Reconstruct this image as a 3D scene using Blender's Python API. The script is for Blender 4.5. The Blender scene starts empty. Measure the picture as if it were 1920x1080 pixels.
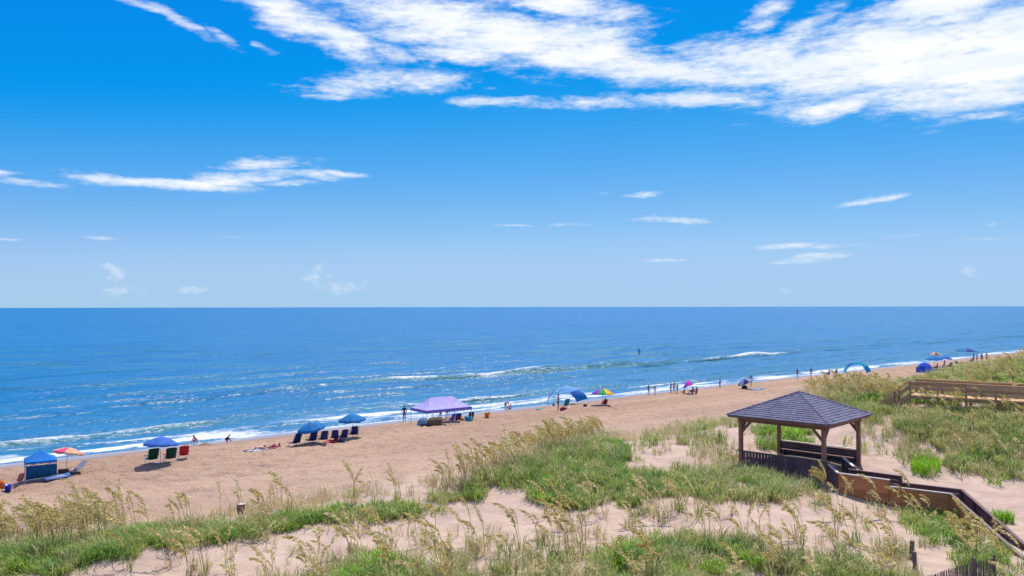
import bpy, bmesh, math, random
import numpy as np
from mathutils import Vector, Matrix

R = math.radians
SC = bpy.context.scene
COL = SC.collection
random.seed(7)
rng = np.random.default_rng(11)

# ------------------------------------------------------------------ camera
F = 1493.0                       # focal length in pixels of a 1920 wide frame (28 mm equivalent)
CAM_Z = 12.5
PITCH, ROLL = R(1.362), R(0.09)
cam_d = bpy.data.cameras.new('camera')
cam_d.sensor_width = 36
cam_d.lens = F / 1920 * 36
cam_d.clip_start = 0.5
cam_d.clip_end = 90000
cam = bpy.data.objects.new('camera', cam_d)
COL.objects.link(cam)
CM = Matrix.Rotation(R(90) + PITCH, 3, 'X') @ Matrix.Rotation(-ROLL, 3, 'Z')
cam.matrix_world = Matrix.Translation((0, 0, CAM_Z)) @ CM.to_4x4()
SC.camera = cam
CMn = np.array(CM)

# ------------------------------------------------------------------ light, sky
SUN_EL, SUN_AZ = R(61), R(17)     # azimuth from +Y towards +X
SC.view_settings.view_transform = 'Standard'
SC.view_settings.look = 'None'
SC.view_settings.exposure = 0.45
SC.view_settings.gamma = 1.0
SC.view_settings.use_curve_mapping = False
SC.render.engine = 'CYCLES'
SC.cycles.use_denoising = True
SC.cycles.denoising_input_passes = 'RGB_ALBEDO_NORMAL'
SC.cycles.denoising_prefilter = 'ACCURATE'
SC.cycles.max_bounces = 6
SC.cycles.transparent_max_bounces = 8
SC.cycles.sample_clamp_indirect = 4.0

sun_d = bpy.data.lights.new('sun', 'SUN')
sun_d.energy = 4.2
sun_d.angle = R(0.53)
sun_d.color = (1.0, 0.955, 0.89)
sun = bpy.data.objects.new('sun', sun_d)
COL.objects.link(sun)
sdir = Vector((math.sin(SUN_AZ) * math.cos(SUN_EL), math.cos(SUN_AZ) * math.cos(SUN_EL), math.sin(SUN_EL)))
sun.rotation_euler = sdir.to_track_quat('Z', 'Y').to_euler()
sun.location = sdir * 200


def pix_dir(px, py):
    d = CM @ Vector(((px - 960) / F, (540 - py) / F, -1.0))
    return d.normalized()


def project(X, Y, Z):
    """world -> pixel of the 1920x1080 frame (arrays)."""
    P = np.stack([np.asarray(X, float), np.asarray(Y, float), np.asarray(Z, float) - CAM_Z], -1)
    c = P @ CMn
    w = np.maximum(-c[..., 2], 1e-3)
    return 960 + F * c[..., 0] / w, 540 - F * c[..., 1] / w, -c[..., 2]


# ---- node helpers
class NT:
    def __init__(self, tree):
        self.t = tree
        self.n = tree.nodes
        self.l = tree.links

    def node(self, kind, **kw):
        nd = self.n.new(kind)
        for k, v in kw.items():
            setattr(nd, k, v)
        return nd

    def put(self, sock, v):
        if v is None:
            return
        if hasattr(v, 'is_output'):
            self.l.new(v, sock)
        else:
            sock.default_value = v

    def math(self, op, a, b=None, c=None, clamp=False):
        nd = self.n.new('ShaderNodeMath')
        nd.operation = op
        nd.use_clamp = clamp
        self.put(nd.inputs[0], a)
        self.put(nd.inputs[1], b)
        self.put(nd.inputs[2], c)
        return nd.outputs[0]

    def mapr(self, v, a, b, c=0.0, d=1.0, smooth=True):
        nd = self.n.new('ShaderNodeMapRange')
        nd.interpolation_type = 'SMOOTHSTEP' if smooth else 'LINEAR'
        self.put(nd.inputs[0], v)
        for i, q in enumerate((a, b, c, d)):
            self.put(nd.inputs[i + 1], q)
        return nd.outputs[0]

    def mix(self, f, a, b, kind='RGBA', blend='MIX'):
        nd = self.n.new('ShaderNodeMix')
        nd.data_type = kind
        if kind == 'RGBA':
            nd.blend_type = blend
            ia, ib, o = nd.inputs[6], nd.inputs[7], nd.outputs[2]
        else:
            ia, ib, o = nd.inputs[2], nd.inputs[3], nd.outputs[0]
        self.put(nd.inputs[0], f)
        self.put(ia, a)
        self.put(ib, b)
        return o

    def noise(self, vec, scale, detail=4.0, rough=0.55, dim='3D', dist=0.0):
        nd = self.n.new('ShaderNodeTexNoise')
        nd.noise_dimensions = dim
        if vec is not None:
            self.l.new(vec, nd.inputs['Vector'])
        nd.inputs['Scale'].default_value = scale
        nd.inputs['Detail'].default_value = detail
        nd.inputs['Roughness'].default_value = rough
        nd.inputs['Distortion'].default_value = dist
        return nd.outputs[0]

    def mapping(self, vec, loc=(0, 0, 0), rot=(0, 0, 0), scale=(1, 1, 1)):
        nd = self.n.new('ShaderNodeMapping')
        self.l.new(vec, nd.inputs[0])
        nd.inputs[1].default_value = loc
        nd.inputs[2].default_value = rot
        nd.inputs[3].default_value = scale
        return nd.outputs[0]

    def comb(self, x, y, z=0.0):
        nd = self.n.new('ShaderNodeCombineXYZ')
        for i, q in enumerate((x, y, z)):
            self.put(nd.inputs[i], q)
        return nd.outputs[0]


def c4(c):
    return (c[0], c[1], c[2], 1.0)


# ---- world: clear sky with a high bank of white cloud and a few thin streaks
world = bpy.data.worlds.new('World')
SC.world = world
world.use_nodes = True
world.cycles.sampling_method = 'MANUAL'
world.cycles.sample_map_resolution = 256
W = NT(world.node_tree)
W.n.clear()
sky = W.node('ShaderNodeTexSky', sky_type='NISHITA')
sky.sun_disc = False
sky.sun_elevation = SUN_EL
sky.sun_rotation = SUN_AZ
sky.altitude = 0
sky.air_density = 1.0
sky.dust_density = 0.0
sky.ozone_density = 3.0
SKY_STR = 0.0735
sep = W.node('ShaderNodeSeparateColor')
W.l.new(sky.outputs[0], sep.inputs[0])
# photographic grade of the sky colour, the same in every direction (the photograph is strongly graded)
chan = [W.math('SMOOTH_MIN', W.math('SMOOTH_MAX', W.math('MULTIPLY', W.math('SUBTRACT', sep.outputs[0], 2.5), 1.12), 0.02, 0.3), 3.85, 2.4),
        W.math('SMOOTH_MIN', W.math('MULTIPLY', sep.outputs[1], 0.77), 6.05, 0.8),
        W.math('ADD', W.math('MULTIPLY', sep.outputs[2], 0.27), 6.75)]
cmb = W.node('ShaderNodeCombineColor')
for i in range(3):
    W.l.new(chan[i], cmb.inputs[i])

tc = W.node('ShaderNodeTexCoord')
sx = W.node('ShaderNodeSeparateXYZ')
W.l.new(tc.outputs['Generated'], sx.inputs[0])
u = W.math('ARCTAN2', sx.outputs[0], sx.outputs[1])
v = W.math('ARCSINE', sx.outputs[2])
uv = W.comb(u, v, 1.0)


def azel(px, py):
    d = pix_dir(px, py)
    return math.atan2(d.x, d.y), math.asin(d.z)


# (centre x, centre y, half width, half height, tilt in degrees, weight)
CLOUDS = [
    (520, 18, 190, 40, -24, 1.0), (640, 72, 120, 34, -24, 1.0), (735, 100, 60, 18, -14, .85), (830, 40, 260, 62, -6, 1.15),
    (880, 98, 150, 28, -5, .95), (1010, 78, 290, 62, -9, 1.2), (1190, 118, 230, 44, -12, 1.05), (1400, 120, 230, 58, -4, 1.1),
    (1640, 105, 330, 88, 9, 1.25), (1860, 105, 330, 112, 3, 1.35), (1590, 190, 160, 28, 11, .95),
    (1430, 30, 70, 30, 35, .74), (1500, 55, 120, 26, 20, .8), (1760, 20, 230, 60, 12, 1.15), (1060, 8, 190, 30, -8, 1.0),
    (750, 150, 170, 30, 5, .95), (640, 168, 130, 12, 3, .72), (610, 183, 60, 8, 4, .66), (560, 162, 70, 7, 2, .58),
    (940, 190, 100, 11, 0, .8), (1110, 193, 220, 15, 1, .85), (1290, 186, 200, 22, -3, .9),
    (1850, 214, 120, 13, 2, .85), (915, 168, 30, 5, 0, .6),
    (320, 30, 150, 13, -19, .82), (415, 66, 50, 12, -22, .8), (496, 87, 36, 8, -20, .66), (250, 0, 60, 10, -14, .6),
    (75, 343, 75, 9, 0, .76), (5, 325, 45, 8, 0, .7), (190, 333, 90, 13, -5, .9), (320, 346, 190, 13, 0, 1.0), (440, 335, 130, 18, 9, 1.0),
    (500, 306, 100, 15, 5, .92), (560, 325, 120, 12, -3, .9), (640, 326, 90, 9, -4, .82), (530, 342, 80, 7, 2, .8),
    (1203, 365, 52, 7, 1, .68), (1255, 411, 100, 9, -4, .62), (1070, 422, 90, 5, 4, .60), (965, 426, 60, 4, 1, .58),
    (1625, 377, 90, 9, 9, .74), (1490, 463, 150, 8, -1, .66), (1540, 480, 100, 10, 5, .66), (1500, 490, 60, 6, 0, .56), (1250, 489, 60, 5, 0, .52),
    (1858, 420, 24, 7, 0, .62), (1700, 443, 60, 6, 0, .46), (1830, 450, 70, 5, 0, .44), (1110, 360, 40, 5, 0, .44),
    (430, 443, 50, 5, 0, .40), (190, 445, 34, 5, 0, .50), (30, 450, 50, 5, 0, .50),
]
HORIZON_CU = [(215, 512, 34, 34, 0, .5), (240, 545, 70, 18, 0, .4), (600, 520, 28, 28, -30, .46), (650, 540, 60, 18, 0, .42),
              (1815, 508, 50, 22, 10, .36), (1500, 545, 60, 16, 0, .3), (360, 545, 50, 14, 0, .36), (1065, 548, 60, 14, 0, .26)]


# clouds are streaky: the lookup is warped by noise before the coverage is measured
wn = W.node('ShaderNodeTexNoise')
W.l.new(W.mapping(uv, scale=(11, 34, 1)), wn.inputs['Vector'])
wn.inputs['Scale'].default_value = 1.0
wn.inputs['Detail'].default_value = 4.0
wn.inputs['Roughness'].default_value = 0.6
warp = W.node('ShaderNodeVectorMath', operation='SUBTRACT')
W.l.new(wn.outputs['Color'], warp.inputs[0])
warp.inputs[1].default_value = (0.5, 0.5, 0.5)
wm = W.node('ShaderNodeVectorMath', operation='MULTIPLY')
W.l.new(warp.outputs[0], wm.inputs[0])
wm.inputs[1].default_value = (0.075, 0.014, 0)
wa = W.node('ShaderNodeVectorMath', operation='ADD')
W.l.new(uv, wa.inputs[0])
W.l.new(wm.outputs[0], wa.inputs[1])
uvw = wa.outputs[0]


def coverage(lst, vec):
    """highest of a set of soft ellipses over azimuth and elevation (vec carries 1 in z)."""
    acc = None
    for (cx, cy, rx, ry, ang, wgt) in lst:
        a0, e0 = azel(cx, cy)
        sw = math.sqrt(wgt)
        q = math.sqrt(sw / 2.1)
        ax, ay = rx / F * math.cos(a0) ** 2, ry / F * math.cos(a0)
        ca, sa = math.cos(R(ang)), math.sin(R(ang))
        e1 = (ca / ax * q, sa / ax * q)
        e2 = (-sa / ay * q, ca / ay * q)
        d = []
        for e in (e1, e2):
            dn_ = W.n.new('ShaderNodeVectorMath')
            dn_.operation = 'DOT_PRODUCT'
            W.l.new(vec, dn_.inputs[0])
            dn_.inputs[1].default_value = (e[0], e[1], -(e[0] * a0 + e[1] * e0))
            d.append(dn_.outputs['Value'])
        x = W.math('SUBTRACT', sw, W.math('MULTIPLY_ADD', d[1], d[1], W.math('MULTIPLY', d[0], d[0])))
        acc = W.math('MAXIMUM', x, 0.0 if acc is None else acc)
    return W.math('MULTIPLY', acc, acc)


cov = coverage(CLOUDS, uvw)
n1 = W.noise(W.mapping(uv, rot=(0, 0, R(6)), scale=(13, 58, 1)), 1.0, 6.0, 0.64)
n2 = W.noise(W.mapping(uv, loc=(3, 7, 0), rot=(0, 0, R(-8)), scale=(75, 190, 1)), 1.0, 4.0, 0.65)
# unseen broken cloud outside the frame, its cover raised for white fill light
gen = W.math('MULTIPLY', W.mapr(W.noise(W.mapping(uv, scale=(2.2, 4.2, 1)), 1.0, 3.0), .36, .58),
             W.mapr(v, R(21), R(30), 0.0, 1.0))
cov = W.math('MAXIMUM', cov, gen)
dn = W.math('ADD', W.math('MULTIPLY', W.math('SUBTRACT', n1, .5), 1.9), W.math('MULTIPLY', W.math('SUBTRACT', n2, .5), .6))
dens = W.mapr(W.math('ADD', cov, W.math('MULTIPLY', dn, W.mapr(cov, 0, .25))), .22, 1.25)
cu = coverage(HORIZON_CU, uvw)
n3 = W.noise(W.mapping(uv, scale=(70, 80, 1)), 1.0, 4.0, 0.6)
dens2 = W.mapr(W.math('ADD', cu, W.math('MULTIPLY', W.math('SUBTRACT', n3, .5), W.mapr(cu, 0, .2, 0, .9))), .22, .6, 0, .42)
shade = W.mapr(W.noise(W.mapping(uv, loc=(1, 2, 0), scale=(8, 34, 1)), 1.0, 4.0, .6), .36, .64)
ccol = W.mix(shade, (8.7, 9.4, 10.2, 1), (10.6, 10.6, 10.6, 1))
skyc = W.mix(dens2, cmb.outputs[0], (9.0, 9.5, 10.2, 1))
skyc = W.mix(W.math('MULTIPLY', dens, .97), skyc, ccol)
bg = W.node('ShaderNodeBackground')
W.l.new(skyc, bg.inputs[0])
bg.inputs[1].default_value = SKY_STR
wo = W.node('ShaderNodeOutputWorld')
W.l.new(bg.outputs[0], wo.inputs[0])

# ------------------------------------------------------------------ coordinates
# s runs along the shore (away to the right), t runs from the camera towards the sea
SH = R(40.7)
US = (math.cos(SH), math.sin(SH))
UN = (-math.sin(SH), math.cos(SH))


def st2xy(s, t):
    return s * US[0] + t * UN[0], s * US[1] + t * UN[1]


def xy2st(x, y):
    return x * US[0] + y * US[1], x * UN[0] + y * UN[1]


def _hash(ix, iy, seed):
    h = (ix.astype(np.int64) * 374761393 + iy.astype(np.int64) * 668265263 + seed * 974711) & 0x7fffffff
    h = ((h ^ (h >> 13)) * 1274126177) & 0x7fffffff
    h = (h ^ (h >> 16)) & 0xffff
    return h / 65535.0


def vnoise(x, y, seed=0):
    x, y = np.broadcast_arrays(np.asarray(x, float), np.asarray(y, float))
    ix, iy = np.floor(x).astype(np.int64), np.floor(y).astype(np.int64)
    fx, fy = x - ix, y - iy
    fx = fx * fx * fx * (fx * (fx * 6 - 15) + 10)
    fy = fy * fy * fy * (fy * (fy * 6 - 15) + 10)
    a, b = _hash(ix, iy, seed), _hash(ix + 1, iy, seed)
    c, d = _hash(ix, iy + 1, seed), _hash(ix + 1, iy + 1, seed)
    return (a * (1 - fx) + b * fx) * (1 - fy) + (c * (1 - fx) + d * fx) * fy


def fbm(x, y, oct=4, seed=0):
    r, amp, tot = 0.0, 1.0, 0.0
    for k in range(oct):
        r = r + amp * vnoise(np.asarray(x) * 2 ** k + 17.3 * k, np.asarray(y) * 2 ** k - 9.1 * k, seed + k)
        tot += amp
        amp *= 0.5
    return r / tot


def sstep(a, b, x):
    q = np.clip((np.asarray(x, float) - a) / (b - a), 0, 1)
    return q * q * (3 - 2 * q)


# ------------------------------------------------------------------ terrain
WATERLINE = 73.0
_prof_t = np.array([-400, -60, 0, 12, 22, 27, 31, 33.5, 36, 38.5, 41, 48, 58, 66, 72, 75, 82, 102, 140, 400])
_prof_z = np.array([2.2, 2.4, 2.6, 2.8, 2.9, 2.7, 2.9, 3.1, 2.9, 2.2, 1.75, 1.5, 1.25, .88, .36, 0., -.5, -1.6, -3, -6])

# control points seen in the photograph: pixel x, pixel y, height above the sea
_CP = [
    (-60, 1100, 2.5), (300, 1079, 2.6), (600, 1079, 2.8), (900, 1079, 3.1), (1200, 1079, 3.3), (1500, 1079, 3.2), (1700, 1079, 2.8),
    (1900, 1079, 2.1), (1950, 1020, 2.2),
    (250, 1050, 2.45), (500, 1015, 2.5), (700, 990, 2.6), (900, 975, 2.7), (1100, 965, 2.85), (1300, 962, 3.0), (1480, 960, 3.0),
    (-40, 1035, 2.9), (250, 1003, 2.95), (450, 980, 3.0), (700, 950, 3.1), (880, 915, 3.2), (1000, 878, 3.65), (1110, 838, 4.25), (1165, 848, 4.15),
    (1100, 930, 3.3), (1300, 900, 3.35), (1400, 915, 3.25), (1200, 900, 3.5),
    (1250, 862, 3.75), (1350, 880, 3.55), (1250, 812, 3.4), (1340, 806, 3.3), (1400, 840, 3.2), (1480, 826, 3.2),
    (1430, 888, 2.95), (1520, 895, 2.95), (1590, 872, 3.05), (1560, 850, 3.05),
    (1590, 938, 3.25), (1680, 966, 3.1), (1790, 1015, 2.35), (1550, 965, 3.35), (1640, 1000, 3.4), (1720, 1010, 2.95), (1640, 1045, 3.15), (1660, 935, 2.75), (1740, 965, 2.6),
    (1700, 905, 2.85), (1760, 905, 2.75), (1850, 940, 2.5), (1910, 990, 2.3),
    (1640, 850, 3.65), (1610, 806, 4.25), (1690, 840, 3.9), (1735, 882, 2.95), (1850, 890, 3.0), (1700, 800, 4.55), (1900, 850, 3.8), (1800, 785, 5.2), (1640, 772, 4.85),
    (1910, 778, 5.3), (1650, 812, 4.5), (1790, 756, 5.75), (1860, 758, 5.75), (1740, 760, 5.5), (1920, 760, 5.8),
    (1540, 752, 4.5), (1640, 752, 5.0), (1700, 750, 5.2), (1850, 702, 5.4), (1915, 682, 5.9), (1790, 716, 5.1),
]


def base_h(s, t):
    z = np.interp(t, _prof_t, _prof_z)
    ridge = np.exp(-((t - 31) / 7.0) ** 2) * np.clip((s - 20) * 0.035, -0.3, 2.6)
    return z + ridge


_cw = []
for (px, py, z) in _CP:
    d = pix_dir(px, py)
    k = (z - CAM_Z) / d.z
    s0, t0 = xy2st(d.x * k, d.y * k)
    _cw.append((s0, t0, z))
_cw = np.array(_cw)
_res = _cw[:, 2] - base_h(_cw[:, 0], _cw[:, 1])
_sig = 2.4 + 0.035 * _cw[:, 0]


def macro_h(s, t):
    s, t = np.broadcast_arrays(np.asarray(s, float), np.asarray(t, float))
    num = np.zeros_like(s)
    den = np.full_like(s, 0.25)
    for i in range(len(_cw)):
        d2 = ((s - _cw[i, 0]) ** 2 + (t - _cw[i, 1]) ** 2) / (_sig[i] ** 2)
        w = np.exp(-0.5 * d2)
        num += w * _res[i]
        den += w
    h = base_h(s, t) + num / den * sstep(43, 38, t) * sstep(2, 9, t)
    wob = (fbm(s / 9, t / 9, 3, 5) - .5)
    return h + wob * 0.35 * sstep(72, 40, t) + 0.16 * (vnoise(s / 14, 0, 9) - .5) * sstep(58, 68, t) * sstep(90, 74, t)


def height(s, t):
    s, t = np.broadcast_arrays(np.asarray(s, float), np.asarray(t, float))
    h = macro_h(s, t)
    dune = sstep(44, 38, t)
    dry = sstep(72.0, 68, t) * (1 - dune)
    # trampled beach: footprints and small humps; the dunes are softer
    fp = fbm(s / 0.85, t / 0.85, 2, 21) - .5
    dip = sstep(.60, .72, vnoise(s / 0.8, t / 0.6, 23)) + .9 * sstep(.60, .75, vnoise(s / 1.25 + 5, t / 0.95, 27))
    h = h + dry * (0.19 * fp + 0.12 * (fbm(s / 2.7, t / 2.7, 2, 31) - .5) - .12 * dip)
    h = h + dune * (0.10 * (fbm(s / 1.6, t / 1.6, 3, 41) - .5) + 0.46 * (fbm(s / 4.5, t / 3.5, 2, 44) - .5))
    return h


def hxy(x, y):
    s, t = xy2st(np.asarray(x, float), np.asarray(y, float))
    return height(s, t)


def ground(px, py, z0=None):
    """first point of the terrain seen through a pixel -> Vector."""
    d = pix_dir(px, py)
    k = np.arange(18, 420, 0.12)
    x, y, z = d.x * k, d.y * k, CAM_Z + d.z * k
    g = hxy(x, y)
    i = int(np.argmax(z <= g))
    return Vector((x[i], y[i], g[i]))


def new_obj(name, mesh, parent=None):
    o = bpy.data.objects.new(name, mesh)
    COL.objects.link(o)
    if parent is not None:
        o.parent = parent
    return o


def tag(o, label=None, cat=None, group=None, kind=None):
    if label:
        o['label'] = label
    if cat:
        o['category'] = cat
    if group:
        o['group'] = group
    if kind:
        o['kind'] = kind
    return o


def steps(segs):
    out = [segs[0][0]]
    for (a, b, d0, d1) in segs:
        p = a
        n = max(2, int((b - a) / ((d0 + d1) / 2)))
        q = np.linspace(0, 1, n + 1)[1:]
        if abs(d1 - d0) < 1e-6:
            out += list(a + (b - a) * q)
        else:
            r = d1 / d0
            out += list(a + (b - a) * (r ** q - 1) / (r - 1))
    return np.array(out)


def grid_mesh(name, S, T, Z, attrs):
    ns, nt = len(S), len(T)
    SS, TT = np.meshgrid(S, T, indexing='ij')
    X, Y = st2xy(SS, TT)
    co = np.stack([X, Y, Z], -1).reshape(-1, 3)
    i = np.arange(ns - 1)[:, None] * nt + np.arange(nt - 1)[None, :]
    q = np.stack([i, i + nt, i + nt + 1, i + 1], -1).reshape(-1, 4)
    me = bpy.data.meshes.new(name)
    me.vertices.add(len(co))
    me.vertices.foreach_set('co', co.ravel().astype(np.float32))
    me.loops.add(q.size)
    me.loops.foreach_set('vertex_index', q.ravel().astype(np.int32))
    me.polygons.add(len(q))
    me.polygons.foreach_set('loop_start', np.arange(0, q.size, 4, dtype=np.int32))
    me.polygons.foreach_set('use_smooth', np.ones(len(q), bool))
    me.update()
    for k, a in attrs.items():
        at = me.attributes.new(k, 'FLOAT', 'POINT')
        at.data.foreach_set('value', np.asarray(a, np.float32).ravel())
    return me


def new_mat(name):
    m = bpy.data.materials.new(name)
    m.use_nodes = True
    t = NT(m.node_tree)
    t.n.clear()
    out = t.node('ShaderNodeOutputMaterial')
    return m, t, out


def principled(t, out, **kw):
    p = t.node('ShaderNodeBsdfPrincipled')
    for k, val in kw.items():
        t.put(p.inputs[k.replace('_', ' ')], val)
    t.l.new(p.outputs[0], out.inputs[0])
    return p


def attr(t, name, kind='GEOMETRY'):
    a = t.node('ShaderNodeAttribute', attribute_type=kind, attribute_name=name)
    return a.outputs['Fac']


def bump(t, h, dist, strength=1.0, normal=None):
    b = t.node('ShaderNodeBump')
    b.inputs['Strength'].default_value = strength
    b.inputs['Distance'].default_value = dist
    t.l.new(h, b.inputs['Height'])
    if normal is not None:
        t.l.new(normal, b.inputs['Normal'])
    return b.outputs[0]


# sand: dry trampled beach, paler blown dune sand, dark glossy wet strip along the water
m_sand, t, out = new_mat('sand')
pos = t.node('ShaderNodeNewGeometry').outputs['Position']
wet = attr(t, 'wet')
dune = attr(t, 'dune')
nl = t.noise(t.mapping(t.mapping(pos, rot=(0, 0, -SH)), scale=(.05, .17, 1)), 1.0, 5, .62)
nm = t.noise(pos, 0.9, 4, .6)
nf = t.noise(pos, 5.5, 5, .65)
dry_c = t.mix(t.mapr(nl, .34, .66), (.365, .24, .168, 1), (.455, .308, .218, 1))
dry_c = t.mix(t.mapr(nf, .38, .66), t.mix(1.0, dry_c, (.85, .84, .82, 1), blend='MULTIPLY'), dry_c)
dune_c = t.mix(t.mapr(nm, .35, .65), (.375, .275, .215, 1), (.455, .338, .265, 1))
col = t.mix(dune, dry_c, dune_c)
damp = t.mapr(wet, .0, .5)
soak = t.mapr(wet, .45, .8)
col = t.mix(damp, col, (.24, .148, .108, 1))
col = t.mix(soak, col, (.275, .215, .205, 1))
rough = t.mix(soak, .95, .24, kind='FLOAT')
spec = t.mix(soak, .12, .32, kind='FLOAT')
hgt = t.math('ADD', t.math('MULTIPLY', nf, .5), t.math('MULTIPLY', t.noise(pos, 1.6, 4, .6), 1.0))
bstr = t.math('MULTIPLY', t.math('SUBTRACT', 1.0, t.math('MAXIMUM', damp, 0.0)), t.mix(dune, .34, .10, kind='FLOAT'))
hgt = t.math('MULTIPLY', hgt, bstr)
p = principled(t, out, Base_Color=col, Roughness=rough, Specular_IOR_Level=spec, Normal=bump(t, hgt, 1.0))

S = steps([(-900, -40, 40, 3), (-40, 2, 3, .4), (2, 75, .3, .3), (75, 260, .3, 1.4), (260, 1500, 1.4, 30), (1500, 14000, 30, 900)])
T = steps([(-900, -40, 60, 5), (-40, 8, 5, .35), (8, 76, .28, .28), (76, 100, .3, 2), (100, 400, 2, 40)])
SS, TT = np.meshgrid(S, T, indexing='ij')
Z = height(SS, TT)
edge = 1.4 * (fbm(SS / 16, TT * 0, 3, 77) - .5) + 0.5 * (vnoise(SS / 3.5, 0, 5) - .5)
wetv = sstep(68.6, 70.8, TT + edge) * .5 + sstep(70.2, 71.2, TT + edge) * .5
dunev = .3 * sstep(62, 44, TT) + .7 * sstep(45, 39, TT + 3 * (fbm(SS / 6, TT / 6, 3, 3) - .5))
gm = grid_mesh('ground', S, T, Z, {'wet': wetv, 'dune': dunev})
gm.materials.append(m_sand)
o_ground = new_obj('ground', gm)
tag(o_ground, 'pink tan sand beach rising into pale dunes', 'sand', kind='structure')

# ------------------------------------------------------------------ sea
S = steps([(-4000, -60, 300, 8), (-60, 4, 8, .45), (4, 130, .34, .4), (130, 320, .4, 1.6), (320, 2500, 1.6, 60), (2500, 60000, 60, 4000)])
T = steps([(69.5, 128, .22, .26), (128, 300, .26, 2.4), (300, 2500, 2.4, 60), (2500, 70000, 60, 5000)])
SS, TT = np.meshgrid(S, T, indexing='ij')
dS = np.gradient(S)[:, None]
dT = np.gradient(T)[None, :]
Zs = np.zeros_like(SS)
wr = np.random.default_rng(5)
for k in range(22):
    lam = 1.6 * 1.17 ** k
    ang = wr.normal(0, .55)
    kx, ky = math.sin(ang) * 2 * math.pi / lam, math.cos(ang) * 2 * math.pi / lam
    amp = 0.0075 * lam ** .75
    fade = np.clip(lam / (3.0 * np.maximum(dS * abs(math.sin(ang)), dT) + 1e-6) - 1, 0, 1)
    mod = .4 + 1.2 * vnoise(SS / (lam * 5) + k, TT / (lam * 3), 50 + k)
    Zs += amp * fade * mod * np.sin(kx * SS + ky * TT + wr.uniform(0, 6.28))
calm = .25 + .75 * sstep(74, 92, TT)
Zs *= calm
foam = np.zeros_like(SS)
steep = np.zeros_like(SS)


def breaker(t0, wander, amp, a_seg, foam_seg, seed, width=1.0, trail=5.0):
    """a wave line along the shore: a_seg and foam_seg are (s, value) tables along it."""
    global Zs, foam, steep
    tc_ = t0 + wander * (fbm(SS / 38, 0 * SS, 3, seed) - .5) * 2 + .35 * (vnoise(SS / 3.0, 0 * SS, seed + 3) - .5)
    A = amp * np.interp(SS, [q[0] for q in a_seg], [q[1] for q in a_seg]) * (.6 + .8 * vnoise(SS / 7, 0 * SS, seed + 7))
    dt = TT - tc_
    prof = np.where(dt < 0, np.exp(-(dt / (.8 * width)) ** 2), np.exp(-(dt / (2.6 * width)) ** 2))
    Zs += A * prof - .22 * A * np.exp(-((dt + 2.2 * width) / (1.6 * width)) ** 2)
    Fm = np.interp(SS, [q[0] for q in foam_seg], [q[1] for q in foam_seg])
    front = np.where(dt > 0, np.exp(-(dt / (.5 * width)) ** 2), np.exp(-(dt / (1.1 * width)) ** 2)) * 1.15
    tr = np.where(dt < 0, np.exp(dt / trail), 0) * .62 * (.45 + .9 * fbm(SS / 5, TT / 2.2, 3, seed + 9))
    foam = np.maximum(foam, Fm * np.maximum(front, tr))
    steep = np.maximum(steep, np.clip(A / .6, 0, 1) * np.where(dt < .2, np.exp(-((dt + .5) / (1.0 * width)) ** 2), 0))


# swells rolling in, mostly unbroken
for q, (t0_, am_) in enumerate(((126, .28), (139, .30), (153, .3), (169, .28), (188, .26), (210, .3), (236, .28), (268, .3), (306, .3))):
    breaker(t0_, 4.5, am_, [(0, .5), (60, 1), (110, .6), (160, 1.1), (230, .7), (300, 1), (400, .6), (900, 1)],
            [(0, .0), (140, .05), (165, .22 if q < 3 else .04), (190, .05), (260, .12 if q < 4 else 0), (400, .02)], 401 + 13 * q, 1.3 + .25 * q, 2)
# outer bar: two broken lines that overlap
breaker(113, 2.4, .8, [(0, .12), (38, .3), (60, .4), (72, .9), (104, 1), (140, .9), (150, .45), (170, .9), (190, .7), (230, .3), (400, .5)],
        [(0, 0), (30, .04), (40, .34), (46, .2), (52, .42), (57, .2), (58.5, .8), (60.5, .1), (70, .5), (74, .85), (84, .45), (92, .9), (100, .5), (108, .5), (120, .32), (135, .4), (150, .3), (158, .6), (166, .5), (176, .95), (188, .8), (200, .3), (230, .12), (400, .3)], 101, .9, 4.5)
breaker(118.5, 2.6, .55, [(0, .2), (60, .3), (80, .6), (90, .8), (125, .9), (140, .5), (160, .6), (300, .4)],
        [(0, 0), (40, .06), (62, .12), (82, .3), (88, .75), (98, .5), (106, .75), (114, .3), (128, .35), (140, .42), (160, .3), (200, .35), (240, .2), (400, .2)], 151, .8, 3)
breaker(104, 3.0, .35, [(0, .3), (60, .5), (130, .6), (400, .3)], [(0, 0), (40, .22), (50, .08), (66, .2), (76, .36), (90, .1), (120, .12), (400, .05)], 191, .8, 2.5)
breaker(97, 3.0, .3, [(0, .3), (60, .6), (130, .5), (400, .3)], [(0, .05), (30, .25), (40, .08), (60, .22), (75, .1), (110, .25), (125, .08), (400, .05)], 197, .8, 2.5)
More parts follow.
